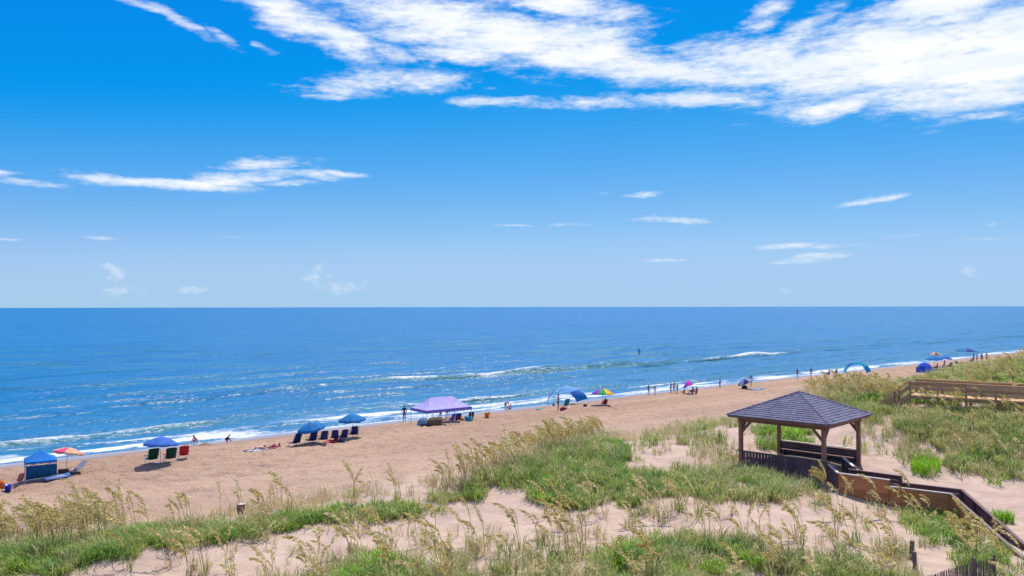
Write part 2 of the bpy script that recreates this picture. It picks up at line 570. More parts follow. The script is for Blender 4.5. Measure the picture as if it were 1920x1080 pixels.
# inner shore break
breaker(84.5, 2.6, .6, [(0, .6), (18, .9), (30, .7), (40, .35), (58, .4), (66, 1), (74, .45), (110, .4), (200, .3), (400, .3)],
        [(0, .3), (14, .75), (30, .5), (34, .15), (46, .2), (58, .6), (64, .5), (72, .7), (80, .2), (100, .35), (130, .15), (180, .2), (400, .2)], 201, .8, 6)
breaker(80.5, 2.6, .22, [(0, .8), (40, .6), (70, .9), (150, .6), (400, .5)],
        [(0, .8), (16, .5), (24, .85), (34, .3), (45, .9), (56, .4), (70, .8), (84, .35), (100, .75), (120, .3), (150, .6), (180, .3), (400, .5)], 221, .6, 5)
breaker(77.0, 1.4, .08, [(0, 1), (400, 1)], [(0, .9), (22, .5), (30, .8), (44, .45), (60, .9), (78, .5), (90, .85), (112, .45), (130, .75), (200, .6), (400, .6)], 241, .5, 4)
breaker(90, 4.0, .25, [(0, .5), (60, .6), (400, .4)], [(0, .05), (30, .12), (40, .3), (50, .5), (62, .45), (75, .25), (100, .12), (400, .06)], 261, .8, 5)
lobe0 = 1.9 * (fbm(SS / 11, 0 * SS, 4, 71) - .5)
# broken lace drifting between the lines, widest where the photograph shows it
zone_w = np.interp(SS, [0, 20, 40, 60, 75, 100, 130, 180, 300], [8, 9, 14, 15, 12, 10, 8, 7, 7])
zz = (TT - 75.0) / zone_w
patch = fbm(SS / 7.0 + TT / 9.0, TT / 2.0 - SS / 30.0, 4, 131)
foam *= sstep(74.4, 75.2, TT + lobe0)
foam = np.maximum(foam, sstep(1.15, .15, zz) * sstep(.28, .62, patch) * .85)
foam *= (.45 + .8 * fbm(SS / 9, TT / 2.5, 4, 141))
# thin swash running up the sand, ragged edge
lobe = 1.9 * (fbm(SS / 11, 0 * SS, 4, 71) - .5) - 2.4
lowt = macro_h(SS, np.minimum(TT, 82))
Zs = Zs * sstep(75, 81, TT)
Zs = np.where(TT + lobe < 73.9, lowt + .03 - .5 * np.clip(72.2 - (TT + lobe), 0, 1), np.maximum(Zs, np.where(TT < 80, lowt + .02, Zs)))
edge_f = np.exp(-((TT + lobe - 72.5) / .30) ** 2) * (.15 + .8 * vnoise(SS / 5, 0 * SS, 145))
wash = sstep(72.2, 73.0, TT + lobe) * sstep(81, 76, TT) * (.02 + .75 * fbm(SS / 4.5, TT / 1.3, 3, 91) ** 1.4)
foam = np.maximum(foam, np.maximum(edge_f, wash))
shallow = sstep(118, 76, TT) * .8 + steep * .6
sm = grid_mesh('sea', S, T, Zs, {'foam': np.clip(foam, 0, 1.2), 'shallow': np.clip(shallow, 0, 1), 'crest': np.clip(steep, 0, 1)})

m_sea, t, out = new_mat('sea_water')
pos = t.node('ShaderNodeNewGeometry').outputs['Position']
loc = t.mapping(pos, rot=(0, 0, -SH))           # x along the shore, y out to sea
fo = attr(t, 'foam')
sha = attr(t, 'shallow')
cre = attr(t, 'crest')
sw = t.node('ShaderNodeSeparateXYZ')
t.l.new(loc, sw.inputs[0])
lace = t.noise(t.mapping(loc, scale=(.8, 2.4, 1)), 1.0, 8, .70, dist=.8)
lace2 = t.noise(t.mapping(loc, scale=(2.4, 5.0, 1)), 1.0, 5, .6)
lc = t.math('ADD', t.math('MULTIPLY', lace, .75), t.math('MULTIPLY', lace2, .25))
# thresholding the lace by the foam amount leaves ragged patches and streaks
fmask = t.mapr(t.math('ADD', t.math('MULTIPLY', fo, .62), lc), .74, 1.02)
fmask = t.math('MULTIPLY', t.math('MULTIPLY', fmask, t.mapr(fo, .03, .12)), .9)
broad = t.noise(t.mapping(loc, scale=(.004, .02, 1)), 1.0, 4, .6)
ruf = t.noise(t.mapping(loc, scale=(.03, .22, 1)), 1.0, 5, .65)      # wind-ruffled streaks
deep = t.mix(t.mapr(broad, .35, .65), (.0003, .095, .25, 1), (.0006, .120, .30, 1))
deep = t.mix(t.mapr(ruf, .36, .66), deep, (.006, .135, .30, 1))  # ruffled streaks paler: their changed reflection is put into the base colour
wcol = t.mix(t.math('MULTIPLY', sha, .55), deep, (.035, .155, .26, 1))
wcol = t.mix(t.math('MULTIPLY', cre, .75), wcol, (.05, .17, .165, 1))
b1 = t.noise(t.mapping(loc, scale=(.75, 1.6, 1)), 1.0, 4, .6)
b2 = t.noise(t.mapping(loc, scale=(.12, .42, 1)), 1.0, 4, .6)
b3 = t.noise(t.mapping(loc, scale=(.012, .05, 1)), 1.0, 4, .55)
hh = t.math('ADD', t.math('MULTIPLY', b1, .22), t.math('ADD', t.math('MULTIPLY', b2, .5), t.math('MULTIPLY', b3, 1.6)))
nrm = bump(t, hh, 1.0, .9)
# the ripples too small to resolve: facets tilted at random, more where the wind ruffles the water
fn = t.node('ShaderNodeTexNoise')
t.l.new(t.mapping(loc, scale=(1.6, 3.4, 1)), fn.inputs['Vector'])
fn.inputs['Scale'].default_value = 1.0
fn.inputs['Detail'].default_value = 2.0
fv = t.node('ShaderNodeVectorMath', operation='SUBTRACT')
t.l.new(fn.outputs['Color'], fv.inputs[0])
fv.inputs[1].default_value = (.5, .5, .5)
fm = t.node('ShaderNodeVectorMath', operation='MULTIPLY')
t.l.new(fv.outputs[0], fm.inputs[0])
t.l.new(t.comb(t.mapr(ruf, .36, .66, .9, 1.5), t.mapr(ruf, .36, .66, .9, 1.5), 0.0), fm.inputs[1])
fa_ = t.node('ShaderNodeVectorMath', operation='ADD')
t.l.new(nrm, fa_.inputs[0])
t.l.new(fm.outputs[0], fa_.inputs[1])
fz = t.node('ShaderNodeVectorMath', operation='NORMALIZE')
t.l.new(fa_.outputs[0], fz.inputs[0])
nrm = fz.outputs[0]
wp = t.node('ShaderNodeBsdfPrincipled')
t.put(wp.inputs['Base Color'], wcol)
t.put(wp.inputs['Roughness'], t.mapr(ruf, .36, .66, .26, .40))
t.put(wp.inputs['Specular IOR Level'], .26)
t.put(wp.inputs['IOR'], 1.333)
t.put(wp.inputs['Normal'], nrm)
fp = t.node('ShaderNodeBsdfPrincipled')
t.put(fp.inputs['Base Color'], (.62, .63, .67, 1))
t.put(fp.inputs['Roughness'], .8)
t.put(fp.inputs['Normal'], bump(t, lc, .12, .7))
mx = t.node('ShaderNodeMixShader')
t.l.new(fmask, mx.inputs[0])
t.l.new(wp.outputs[0], mx.inputs[1])
t.l.new(fp.outputs[0], mx.inputs[2])
t.l.new(mx.outputs[0], out.inputs[0])
sm.materials.append(m_sea)
o_sea = new_obj('sea', sm)
tag(o_sea, 'blue ocean with low breaking waves along the beach', 'sea', kind='structure')

# ------------------------------------------------------------------ mesh builder
class MB:
    def __init__(self):
        self.v = []
        self.f = []
        self.m = []

    def add(self, vs, fs, mi=0):
        o = len(self.v)
        self.v += [tuple(q) for q in vs]
        self.f += [tuple(i + o for i in f) for f in fs]
        self.m += [mi] * len(fs)
        return self

    def box(self, c, size, rot=None, mi=0, taper=1.0):
        hx, hy, hz = size[0] / 2, size[1] / 2, size[2] / 2
        vs = [Vector((sx * hx * (taper if sz > 0 else 1), sy * hy * (taper if sz > 0 else 1), sz * hz))
              for sz in (-1, 1) for sy in (-1, 1) for sx in (-1, 1)]
        if rot is not None:
            vs = [rot @ q for q in vs]
        c = Vector(c)
        return self.add([q + c for q in vs], [(0, 2, 3, 1), (4, 5, 7, 6), (0, 1, 5, 4), (2, 6, 7, 3), (0, 4, 6, 2), (1, 3, 7, 5)], mi)

    def beam(self, a, b, w, h, mi=0, up=(0, 0, 1)):
        """square bar from a to b, w across, h along up."""
        a, b = Vector(a), Vector(b)
        d = b - a
        L = d.length
        y = d.normalized()
        x = y.cross(Vector(up))
        if x.length < 1e-4:
            x = Vector((1, 0, 0))
        x.normalize()
        z = x.cross(y)
        rot = Matrix((x, y, z)).transposed()
        return self.box((a + b) / 2, (w, L, h), rot, mi)

    def tube(self, pts, r, n=6, mi=0, cap=True):
        pts = [Vector(p) for p in pts]
        rs = r if isinstance(r, (list, tuple)) else [r] * len(pts)
        rings, vs, fs = [], [], []
        ref = Vector((0.37, 0.61, 0.7)).normalized()
        for i, p in enumerate(pts):
            d = (pts[min(i + 1, len(pts) - 1)] - pts[max(i - 1, 0)]).normalized()
            x = d.cross(ref)
            if x.length < .05:
                x = d.cross(Vector((1, 0, 0)))
            x.normalize()
            y = d.cross(x)
            for k in range(n):
                a = 2 * math.pi * k / n
                vs.append(p + (x * math.cos(a) + y * math.sin(a)) * rs[i])
        for i in range(len(pts) - 1):
            for k in range(n):
                a, b = i * n + k, i * n + (k + 1) % n
                fs.append((a, b, b + n, a + n))
        if cap:
            fs.append(tuple(range(n - 1, -1, -1)))
            fs.append(tuple((len(pts) - 1) * n + k for k in range(n)))
        return self.add(vs, fs, mi)

    def lathe(self, prof, n=12, mi=0, c=(0, 0, 0), cap=True):
        vs, fs = [], []
        for (r, z) in prof:
            for k in range(n):
                a = 2 * math.pi * k / n
                vs.append((c[0] + r * math.cos(a), c[1] + r * math.sin(a), c[2] + z))
        for i in range(len(prof) - 1):
            for k in range(n):
                a, b = i * n + k, i * n + (k + 1) % n
                fs.append((a, b, b + n, a + n))
        if cap:
            fs.append(tuple(range(n - 1, -1, -1)))
            fs.append(tuple((len(prof) - 1) * n + k for k in range(n)))
        return self.add(vs, fs, mi)

    def ball(self, c, r, n=10, m=7, mi=0):
        r = r if isinstance(r, (tuple, list)) else (r, r, r)
        vs, fs = [], []
        for i in range(m + 1):
            th = math.pi * i / m
            for k in range(n):
                a = 2 * math.pi * k / n
                vs.append((c[0] + r[0] * math.sin(th) * math.cos(a), c[1] + r[1] * math.sin(th) * math.sin(a), c[2] - r[2] * math.cos(th)))
        for i in range(m):
            for k in range(n):
                a, b = i * n + k, i * n + (k + 1) % n
                fs.append((a, b, b + n, a + n))
        return self.add(vs, fs, mi)

    def sheet(self, grid, thick=0.0, mi=0):
        """grid of points [i][j]; thick > 0 makes a closed slab along the local normal."""
        ni, nj = len(grid), len(grid[0])
        P = [[Vector(q) for q in row] for row in grid]
        if not thick:
            vs = [q for row in P for q in row]
            fs = [(i * nj + j, i * nj + j + 1, (i + 1) * nj + j + 1, (i + 1) * nj + j) for i in range(ni - 1) for j in range(nj - 1)]
            return self.add(vs, fs, mi)
        N = []
        for i in range(ni):
            row = []
            for j in range(nj):
                du = P[min(i + 1, ni - 1)][j] - P[max(i - 1, 0)][j]
                dv = P[i][min(j + 1, nj - 1)] - P[i][max(j - 1, 0)]
                nn = du.cross(dv)
                row.append(nn.normalized() if nn.length > 1e-9 else Vector((0, 0, 1)))
            N.append(row)
        vs = [P[i][j] + N[i][j] * thick / 2 for i in range(ni) for j in range(nj)] + [P[i][j] - N[i][j] * thick / 2 for i in range(ni) for j in range(nj)]
        o = ni * nj
        fs = []
        for i in range(ni - 1):
            for j in range(nj - 1):
                a, b, c, d = i * nj + j, i * nj + j + 1, (i + 1) * nj + j + 1, (i + 1) * nj + j
                fs += [(a, d, c, b), (a + o, b + o, c + o, d + o)]
        for i in range(ni - 1):
            a, b = i * nj, (i + 1) * nj
            fs.append((a, a + o, b + o, b))
            a, b = a + nj - 1, b + nj - 1
            fs.append((a, b, b + o, a + o))
        for j in range(nj - 1):
            a = j
            fs.append((a, a + 1, a + 1 + o, a + o))
            a = (ni - 1) * nj + j
            fs.append((a, a + o, a + 1 + o, a + 1))
        return self.add(vs, fs, mi)

    def mesh(self, name, mats, smooth=False):
        me = bpy.data.meshes.new(name)
        me.from_pydata(self.v, [], self.f)
        if not isinstance(mats, (list, tuple)):
            mats = [mats]
        for m in mats:
            me.materials.append(m)
        if len(mats) > 1:
            me.polygons.foreach_set('material_index', np.array(self.m, np.int32))
        if smooth:
            me.polygons.foreach_set('use_smooth', np.ones(len(me.polygons), bool))
        me.update()
        return me

    def build(self, name, mats, parent=None, smooth=False):
        return new_obj(name, self.mesh(name, mats, smooth), parent)


def empty(name, loc, rz=0.0, scale=1.0, parent=None):
    o = bpy.data.objects.new(name, None)
    o.empty_display_size = .2
    COL.objects.link(o)
    o.location = loc
    o.rotation_euler = (0, 0, rz)
    o.scale = (scale,) * 3
    if parent is not None:
        o.parent = parent
    return o


# ------------------------------------------------------------------ plant materials
def leaf_mat(name, cols, trans=.48, rough=.5):
    m, t, out = new_mat(name)
    oi = t.node('ShaderNodeObjectInfo')
    rp = t.node('ShaderNodeValToRGB')
    pos = t.node('ShaderNodeNewGeometry').outputs['Position']
    nb_ = t.noise(pos, 26.0, 1, .5)          # one blade differs from the next
    ng_ = t.noise(pos, .55, 2, .5)           # and one patch from another
    fac = t.math('ADD', t.math('MULTIPLY', oi.outputs['Random'], .3), t.math('ADD', t.mapr(nb_, .3, .7, 0, .42), t.mapr(ng_, .32, .68, -.1, .42)), clamp=True)
    t.l.new(fac, rp.inputs[0])
    rp.color_ramp.interpolation = 'LINEAR'
    el = rp.color_ramp.elements
    el[0].color, el[0].position = c4(cols[0]), 0
    el[1].color, el[1].position = c4(cols[-1]), 1
    for i in range(1, len(cols) - 1):
        e = el.new(i / (len(cols) - 1))
        e.color = c4(cols[i])
    n = t.noise(pos, 14.0, 2, .5)
    hsv = t.node('ShaderNodeHueSaturation')
    t.l.new(rp.outputs[0], hsv.inputs['Color'])
    t.l.new(t.mapr(n, .3, .7, .6, 1.45), hsv.inputs['Value'])
    d = t.node('ShaderNodeBsdfPrincipled')
    t.l.new(hsv.outputs[0], d.inputs['Base Color'])
    d.inputs['Roughness'].default_value = rough
    d.inputs['Specular IOR Level'].default_value = .25
    tr = t.node('ShaderNodeBsdfTranslucent')
    t.l.new(hsv.outputs[0], tr.inputs[0])
    mx = t.node('ShaderNodeMixShader')
    mx.inputs[0].default_value = trans
    t.l.new(d.outputs[0], mx.inputs[1])
    t.l.new(tr.outputs[0], mx.inputs[2])
    t.l.new(mx.outputs[0], out.inputs[0])
    return m


M_GREEN = leaf_mat('leaf_green', [(.10, .22, .055), (.17, .32, .055), (.26, .39, .07), (.36, .43, .11), (.48, .46, .19)])
M_OLIVE = leaf_mat('leaf_olive', [(.13, .22, .075), (.23, .31, .085), (.34, .38, .115), (.44, .42, .17), (.56, .50, .26)])
M_DRY = leaf_mat('leaf_dry', [(.42, .33, .17), (.54, .43, .22), (.62, .52, .30), (.58, .52, .28)], .25)
M_BRIGHT = leaf_mat('leaf_bright', [(.15, .36, .02), (.24, .48, .03), (.38, .58, .05)], .42)
M_PLUME = leaf_mat('seed_gold', [(.48, .37, .11), (.60, .48, .17), (.66, .56, .25), (.74, .68, .38)], .35)
M_STALK = leaf_mat('stalk_tan', [(.26, .19, .075), (.20, .16, .06), (.33, .25, .11)], .1)


def blade(b, x, y, h, az, lean, w, rnd, mi=0):
    """a curved two-segment grass blade."""
    dx, dy = math.cos(az), math.sin(az)
    px_, py_ = -dy, dx
    p0 = Vector((x, y, -.03))
    p1 = Vector((x + dx * lean * h * .30, y + dy * lean * h * .30, h * .55))
    p2 = Vector((x + dx * lean * h, y + dy * lean * h, h * (1.0 - .28 * lean)))
    s = Vector((px_, py_, 0)) * w
    b.add([p0 - s * .8, p0 + s * .8, p1 + s, p1 - s, p2], [(0, 1, 2, 3), (3, 2, 4)], mi)


def tuft(n, h0, h1, spread, w, seed, lean=(.2, .9)):
    r = random.Random(seed)
    b = MB()
    for k in range(n):
        a = r.uniform(0, 6.283)
        d = spread * math.sqrt(r.random())
        az = a + r.gauss(0, .8)
        blade(b, d * math.cos(a), d * math.sin(a), r.uniform(h0, h1), az, r.uniform(*lean), w * r.uniform(.7, 1.2), r)
    return b


def stalk_curve(h, lean, droop, r, wob=.04):
    """points from the root to the drooping tip, bending towards +X."""
    pts = []
    for i in range(9):
        q = i / 8
        x = lean * h * q ** 1.8
        z = h * q - droop * h * max(0, q - .62) ** 2 * 3.4
        pts.append(Vector((x + max(0, q - .62) * droop * h * .9, wob * h * math.sin(q * 3.0 + r.random()) * q, z)))
    return pts


def plume_mesh(b, pts, r, n=26, size=1.0, mi=0):
    """flat spikelets hanging close to one side of the drooping tip."""
    tip = pts[4:]
    for k in range(n):
        q = (k + r.random()) / n * (len(tip) - 1)
        i = min(int(q), len(tip) - 2)
        p = tip[i].lerp(tip[i + 1], q - i)
        d = (tip[i + 1] - tip[i]).normalized()
        env = .35 + .9 * math.sin(math.pi * min(1, (k + 3) / (n + 2))) ** .8
        L = r.uniform(.07, .12) * size * env
        w = r.uniform(.009, .015) * size
        out_ = Vector((r.gauss(.1, .22), r.gauss(0, .26), -.55)) + d * .75
        out_.normalize()
        side = out_.cross(Vector((r.gauss(0, 1), r.gauss(0, 1), r.gauss(0, .4)))).normalized() * w
        m_ = p + out_ * L * .5
        b.add([p, m_ + side, p + out_ * L, m_ - side], [(0, 1, 2, 3)], mi)


STALKS = []
for i in range(9):
    r = random.Random(300 + i)
    h = r.uniform(1.3, 2.0)
    pts = stalk_curve(h, r.uniform(.08, .40), r.uniform(.22, .6), r)
    b = MB().tube(pts[:8], [.0085, .008, .0075, .007, .0065, .006, .005, .004], 3)
    bp = MB()
    plume_mesh(bp, pts, r, 46, r.uniform(1.2, 1.7))
    STALKS.append((b, bp, pts))
STALK_ME = [b.mesh('stalk', M_STALK) for (b, bp, p) in STALKS]
PLUME_ME = [bp.mesh('seed_head', M_PLUME) for (b, bp, p) in STALKS]
LEAF_ME = [tuft(16, .35, .8, .10, .011, 500 + i, (.4, 1.1)).mesh('leaf_tuft', M_OLIVE if i % 2 else M_DRY) for i in range(4)]

# prototypes for the uncountable grass; they live in a collection that is not part of the scene
PROTO = {}


def proto(name, meshes):
    c = bpy.data.collections.new('proto_' + name)
    for i, me in enumerate(meshes):
        o = bpy.data.objects.new('%s_%02d' % (name, i), me)
        c.objects.link(o)
    PROTO[name] = (c, len(meshes))


proto('green', [tuft(34, .22, .5, .26, .013, 10 + i).mesh('g', M_GREEN) for i in range(5)])
proto('olive', [tuft(30, .3, .75, .24, .011, 30 + i).mesh('g', M_OLIVE) for i in range(5)])
proto('dry', [tuft(20, .3, .85, .22, .009, 50 + i, (.1, .7)).mesh('g', M_DRY) for i in range(5)])
proto('bright', [tuft(36, .25, .55, .22, .016, 70 + i, (.15, .8)).mesh('g', M_BRIGHT) for i in range(3)])
oat = []
for i in range(6):
    r = random.Random(900 + i)
    b = MB()
    for k in range(r.choice((2, 3, 3, 4))):
        sb, sp, pts = r.choice(STALKS)
        M = Matrix.Translation((r.gauss(0, .1), r.gauss(0, .1), 0)) @ Matrix.Rotation(r.gauss(0, .7), 4, 'Z') @ Matrix.Scale(r.uniform(.75, 1.1), 4)
        b.add([M @ Vector(q) for q in sb.v], sb.f, 0)
        b.add([M @ Vector(q) for q in sp.v], sp.f, 1)
    tb = tuft(10, .3, .8, .12, .010, 950 + i, (.4, 1.0))
    b.add(tb.v, tb.f, 2)
    oat.append(b.mesh('o', [M_STALK, M_PLUME, M_DRY if i % 2 else M_OLIVE]))
proto('oats', oat)


def gn_scatter(name, kind, P, rotz, tilt, scl, label, cat):
    coll, nvar = PROTO[kind]
    n = len(P)
    me = bpy.data.meshes.new(name)
    me.vertices.add(n)
    me.vertices.foreach_set('co', np.asarray(P, np.float32).ravel())
    a = me.attributes.new('rot', 'FLOAT_VECTOR', 'POINT')
    a.data.foreach_set('vector', np.stack([tilt[0], tilt[1], rotz], -1).astype(np.float32).ravel())
    a = me.attributes.new('scl', 'FLOAT', 'POINT')
    a.data.foreach_set('value', np.asarray(scl, np.float32))
    a = me.attributes.new('pick', 'INT', 'POINT')
    a.data.foreach_set('value', rng.integers(0, nvar, n).astype(np.int32))
    o = new_obj(name, me)
    g = bpy.data.node_groups.new('scatter_' + name, 'GeometryNodeTree')
    g.interface.new_socket('Geometry', in_out='INPUT', socket_type='NodeSocketGeometry')
    g.interface.new_socket('Geometry', in_out='OUTPUT', socket_type='NodeSocketGeometry')
    gi, go = g.nodes.new('NodeGroupInput'), g.nodes.new('NodeGroupOutput')
    ip = g.nodes.new('GeometryNodeInstanceOnPoints')
    ci = g.nodes.new('GeometryNodeCollectionInfo')
    ci.inputs['Collection'].default_value = coll
    ci.inputs['Separate Children'].default_value = True
    ci.inputs['Reset Children'].default_value = True

    def named(nm, ty):
        q = g.nodes.new('GeometryNodeInputNamedAttribute')
        q.data_type = ty
        q.inputs[0].default_value = nm
        return q.outputs[0]
    e2r = g.nodes.new('FunctionNodeEulerToRotation')
    L = g.links
    L.new(gi.outputs[0], ip.inputs['Points'])
    L.new(ci.outputs[0], ip.inputs['Instance'])
    ip.inputs['Pick Instance'].default_value = True
    L.new(named('pick', 'INT'), ip.inputs['Instance Index'])
    L.new(named('rot', 'FLOAT_VECTOR'), e2r.inputs[0])
    L.new(e2r.outputs[0], ip.inputs['Rotation'])
    L.new(named('scl', 'FLOAT'), ip.inputs['Scale'])
    L.new(ip.outputs[0], go.inputs[0])
    md = o.modifiers.new('scatter', 'NODES')
    md.node_group = g
    tag(o, label, cat, kind='stuff')
    return o


def in_poly(px, py, poly):
    inside = np.zeros(px.shape, bool)
    n = len(poly)
    j = n - 1
    for i in range(n):
        xi, yi = poly[i]
        xj, yj = poly[j]
        c = ((yi > py) != (yj > py)) & (px < (xj - xi) * (py - yi) / (yj - yi + 1e-9) + xi)
        inside ^= c
        j = i
    return inside


# where each plant grows: outlines on the ground as the photograph shows them (pixel corners), and tufts per square metre
BAND = [(-80, 1105), (-80, 1040), (120, 1026), (250, 1008), (340, 995), (450, 984), (600, 966), (760, 948), (850, 930), (900, 905),
        (960, 882), (1010, 862), (1060, 842), (1120, 830), (1165, 836), (1175, 862), (1165, 885), (1230, 890), (1290, 908), (1270, 935),
        (1180, 948), (1040, 950), (985, 938), (1000, 922), (930, 918), (880, 935), (850, 957), (700, 977), (560, 993), (420, 1014), (300, 1034), (150, 1062), (60, 1085)]
REG = {
    'green': [(BAND, 13), ([(1200, 905), (1290, 890), (1390, 884), (1560, 884), (1590, 900), (1560, 918), (1450, 932), (1340, 934), (1230, 938)], 5.5),
              ([(1530, 745), (1640, 748), (1770, 756), (1925, 760), (1925, 790), (1780, 792), (1650, 775), (1600, 770)], 8),
              ([(1600, 905), (1690, 935), (1790, 960), (1925, 1075), (1925, 1120), (1850, 1120), (1760, 1030), (1690, 975)], 6.5),
              ([(1780, 716), (1850, 704), (1930, 686), (1930, 724), (1850, 724)], 7),
              ([(1420, 800), (1520, 800), (1520, 845), (1420, 845)], 4),
              ([(1800, 850), (1925, 840), (1925, 905), (1850, 900), (1790, 885)], 7),
              ([(1740, 800), (1800, 805), (1800, 850), (1740, 850)], 4),
              ([(560, 1120), (650, 1050), (760, 1058), (820, 1120)], 5),
              ([(1100, 1060), (1180, 1020), (1300, 1010), (1400, 1040), (1420, 1120), (1080, 1120)], 5),
              ([(1480, 1055), (1650, 1050), (1700, 1110), (1480, 1110)], 4.5)],
    'bright': [([(640, 1100), (660, 1045), (780, 1045), (820, 1100)], 4), ([(1090, 1100), (1120, 1030), (1230, 1015), (1280, 1060), (1260, 1100)], 4.5),
               ([(1340, 1085), (1380, 1035), (1450, 1045), (1440, 1085)], 3.5), ([(1490, 1090), (1560, 1055), (1660, 1060), (1680, 1090)], 3),
               ([(1440, 805), (1500, 802), (1510, 830), (1440, 835)], 3), ([(1780, 870), (1920, 865), (1920, 900), (1800, 895)], 1.5), (BAND, .5)],
    'olive': [([(470, 1120), (640, 1056), (760, 1056), (900, 1026), (1040, 1016), (1150, 1040), (1290, 1014), (1400, 1020), (1480, 1045), (1560, 1050), (1690, 1045), (1720, 1120)], 4.5),
              ([(1560, 768), (1640, 765), (1760, 775), (1930, 770), (1930, 900), (1850, 895), (1780, 880), (1700, 855), (1690, 800), (1600, 790)], 9),
              ([(1200, 905), (1290, 880), (1400, 870), (1560, 875), (1590, 905), (1480, 935), (1330, 945), (1200, 945)], 5),
              ([(1180, 835), (1250, 800), (1400, 790), (1500, 825), (1400, 870), (1250, 850)], .9),
              ([(1590, 775), (1700, 800), (1700, 880), (1620, 850)], 1.9),
              ([(1520, 925), (1640, 955), (1760, 1030), (1700, 1080), (1560, 1010)], .5),
              ([(1500, 750), (1930, 660), (1930, 745), (1560, 770)], 2.5), (BAND, 4.0)],
    'dry': [([(470, 1120), (640, 1050), (760, 1046), (900, 1018), (1040, 1006), (1150, 1030), (1290, 1002), (1400, 1005), (1480, 1010), (1560, 1030), (1690, 1035), (1760, 1120)], 1.9),
            (BAND, 1.0),
            ([(1560, 768), (1640, 765), (1760, 775), (1930, 770), (1930, 900), (1850, 895), (1780, 880), (1690, 860), (1640, 800), (1600, 780)], 2.2),
            ([(1200, 905), (1290, 870), (1400, 860), (1560, 875), (1560, 930), (1330, 965), (1200, 965)], 1.6),
            ([(-80, 1040), (250, 985), (700, 930), (900, 880), (1120, 810), (1180, 830), (900, 915), (450, 990), (-80, 1050)], 3),
            ([(1500, 735), (1700, 735), (1700, 765), (1560, 770)], 5),
            ([(100, 1120), (300, 1040), (560, 1000), (860, 965), (1000, 960), (1200, 968), (1200, 1010), (600, 1080), (500, 1120)], .35),
            ([(1180, 835), (1250, 800), (1400, 790), (1500, 825), (1400, 870), (1250, 850)], .5)],
}
OAT_REG = [
    # name, outline of the roots, plants per square metre, label
    ('ridge_left', [(-60, 1050), (-60, 1010), (130, 985), (230, 975), (240, 1006), (120, 1030)], 2.2,
     'golden sea oats drooping at the left end of the grassy dune ridge'),
    ('ridge_post', [(240, 1000), (420, 980), (640, 945), (720, 935), (720, 952), (450, 986), (250, 1010)], .55,
     'thin sea oats on the dune ridge around the square wooden post'),
    ('ridge_mid', [(720, 935), (850, 905), (1000, 850), (1120, 800), (1165, 815), (1120, 832), (1000, 868), (880, 915), (740, 952)], 2.6,
     'tall golden sea oats lining the seaward crest of the green dune ridge'),
    ('front', [(420, 1130), (620, 1040), (760, 1020), (900, 1000), (1050, 985), (1200, 1000), (1350, 990), (1500, 1000), (1680, 1015), (1690, 1130)], .42,
     'sea oats among the mixed grass in the foreground dune'),
    ('front_left', [(60, 1130), (200, 1075), (460, 1010), (560, 1010), (420, 1130)], .3,
     'single sea oats on the bare sand below the green ridge'),
    ('crest_right', [(1500, 745), (1600, 735), (1710, 738), (1700, 762), (1560, 768)], 2.0,
     'dense golden sea oats on the dune crest behind the pavilion roof'),
    ('deck', [(1700, 742), (1930, 742), (1930, 790), (1740, 780)], 1.7,
     'pale sea oats growing in front of the raised wooden crossover'),
    ('far_right', [(1770, 718), (1850, 700), (1930, 678), (1930, 724), (1830, 730)], 1.3,
     'sea oats on the far dune beyond the wooden crossover'),
    ('slope', [(1700, 790), (1930, 790), (1930, 905), (1800, 890), (1720, 860)], .5,
     'pale sea oats scattered over the grassy slope right of the pavilion'),
    ('walk', [(1590, 915), (1700, 940), (1790, 950), (1925, 1070), (1925, 1120), (1840, 1120), (1740, 1000)], 1.0,
     'sea oats growing along the near side of the boardwalk'),
    ('sand', [(1540, 930), (1640, 960), (1750, 1030), (1700, 1060), (1560, 1010)], .45,
     'dry sea oats on the bare sand slope below the boardwalk'),
    ('pavilion', [(1380, 884), (1560, 884), (1560, 905), (1400, 905)], .7,
     'sea oats standing against the low wall of the pavilion'),
    ('middle', [(880, 960), (1050, 950), (1300, 950), (1400, 965), (1200, 990), (900, 985)], .35,
     'sea oats along the bare sand strip in the middle of the dune'),
]

NP = 190000
ps = rng.uniform(-12, 135, NP)
pt = rng.uniform(6, 46, NP)
AREA = 147 * 40
ph = height(ps, pt)
pX, pY = st2xy(ps, pt)
qx, qy, qd = project(pX, pY, ph)
vis = (qd > 5) & (qx > -90) & (qx < 2010) & (qy < 1150)
clump = fbm(ps / 1.3, pt / 1.3, 3, 61)
far = np.clip(34 / np.maximum(qd, 1), .35, 1.25)
BUSY = []                       # footprints that stay clear: (x, y, radius)


def clear_of_busy(x, y):
    ok = np.ones(x.shape, bool)
    for (bx_, by_, r_) in BUSY:
        ok &= (x - bx_) ** 2 + (y - by_) ** 2 > r_ * r_
    return ok

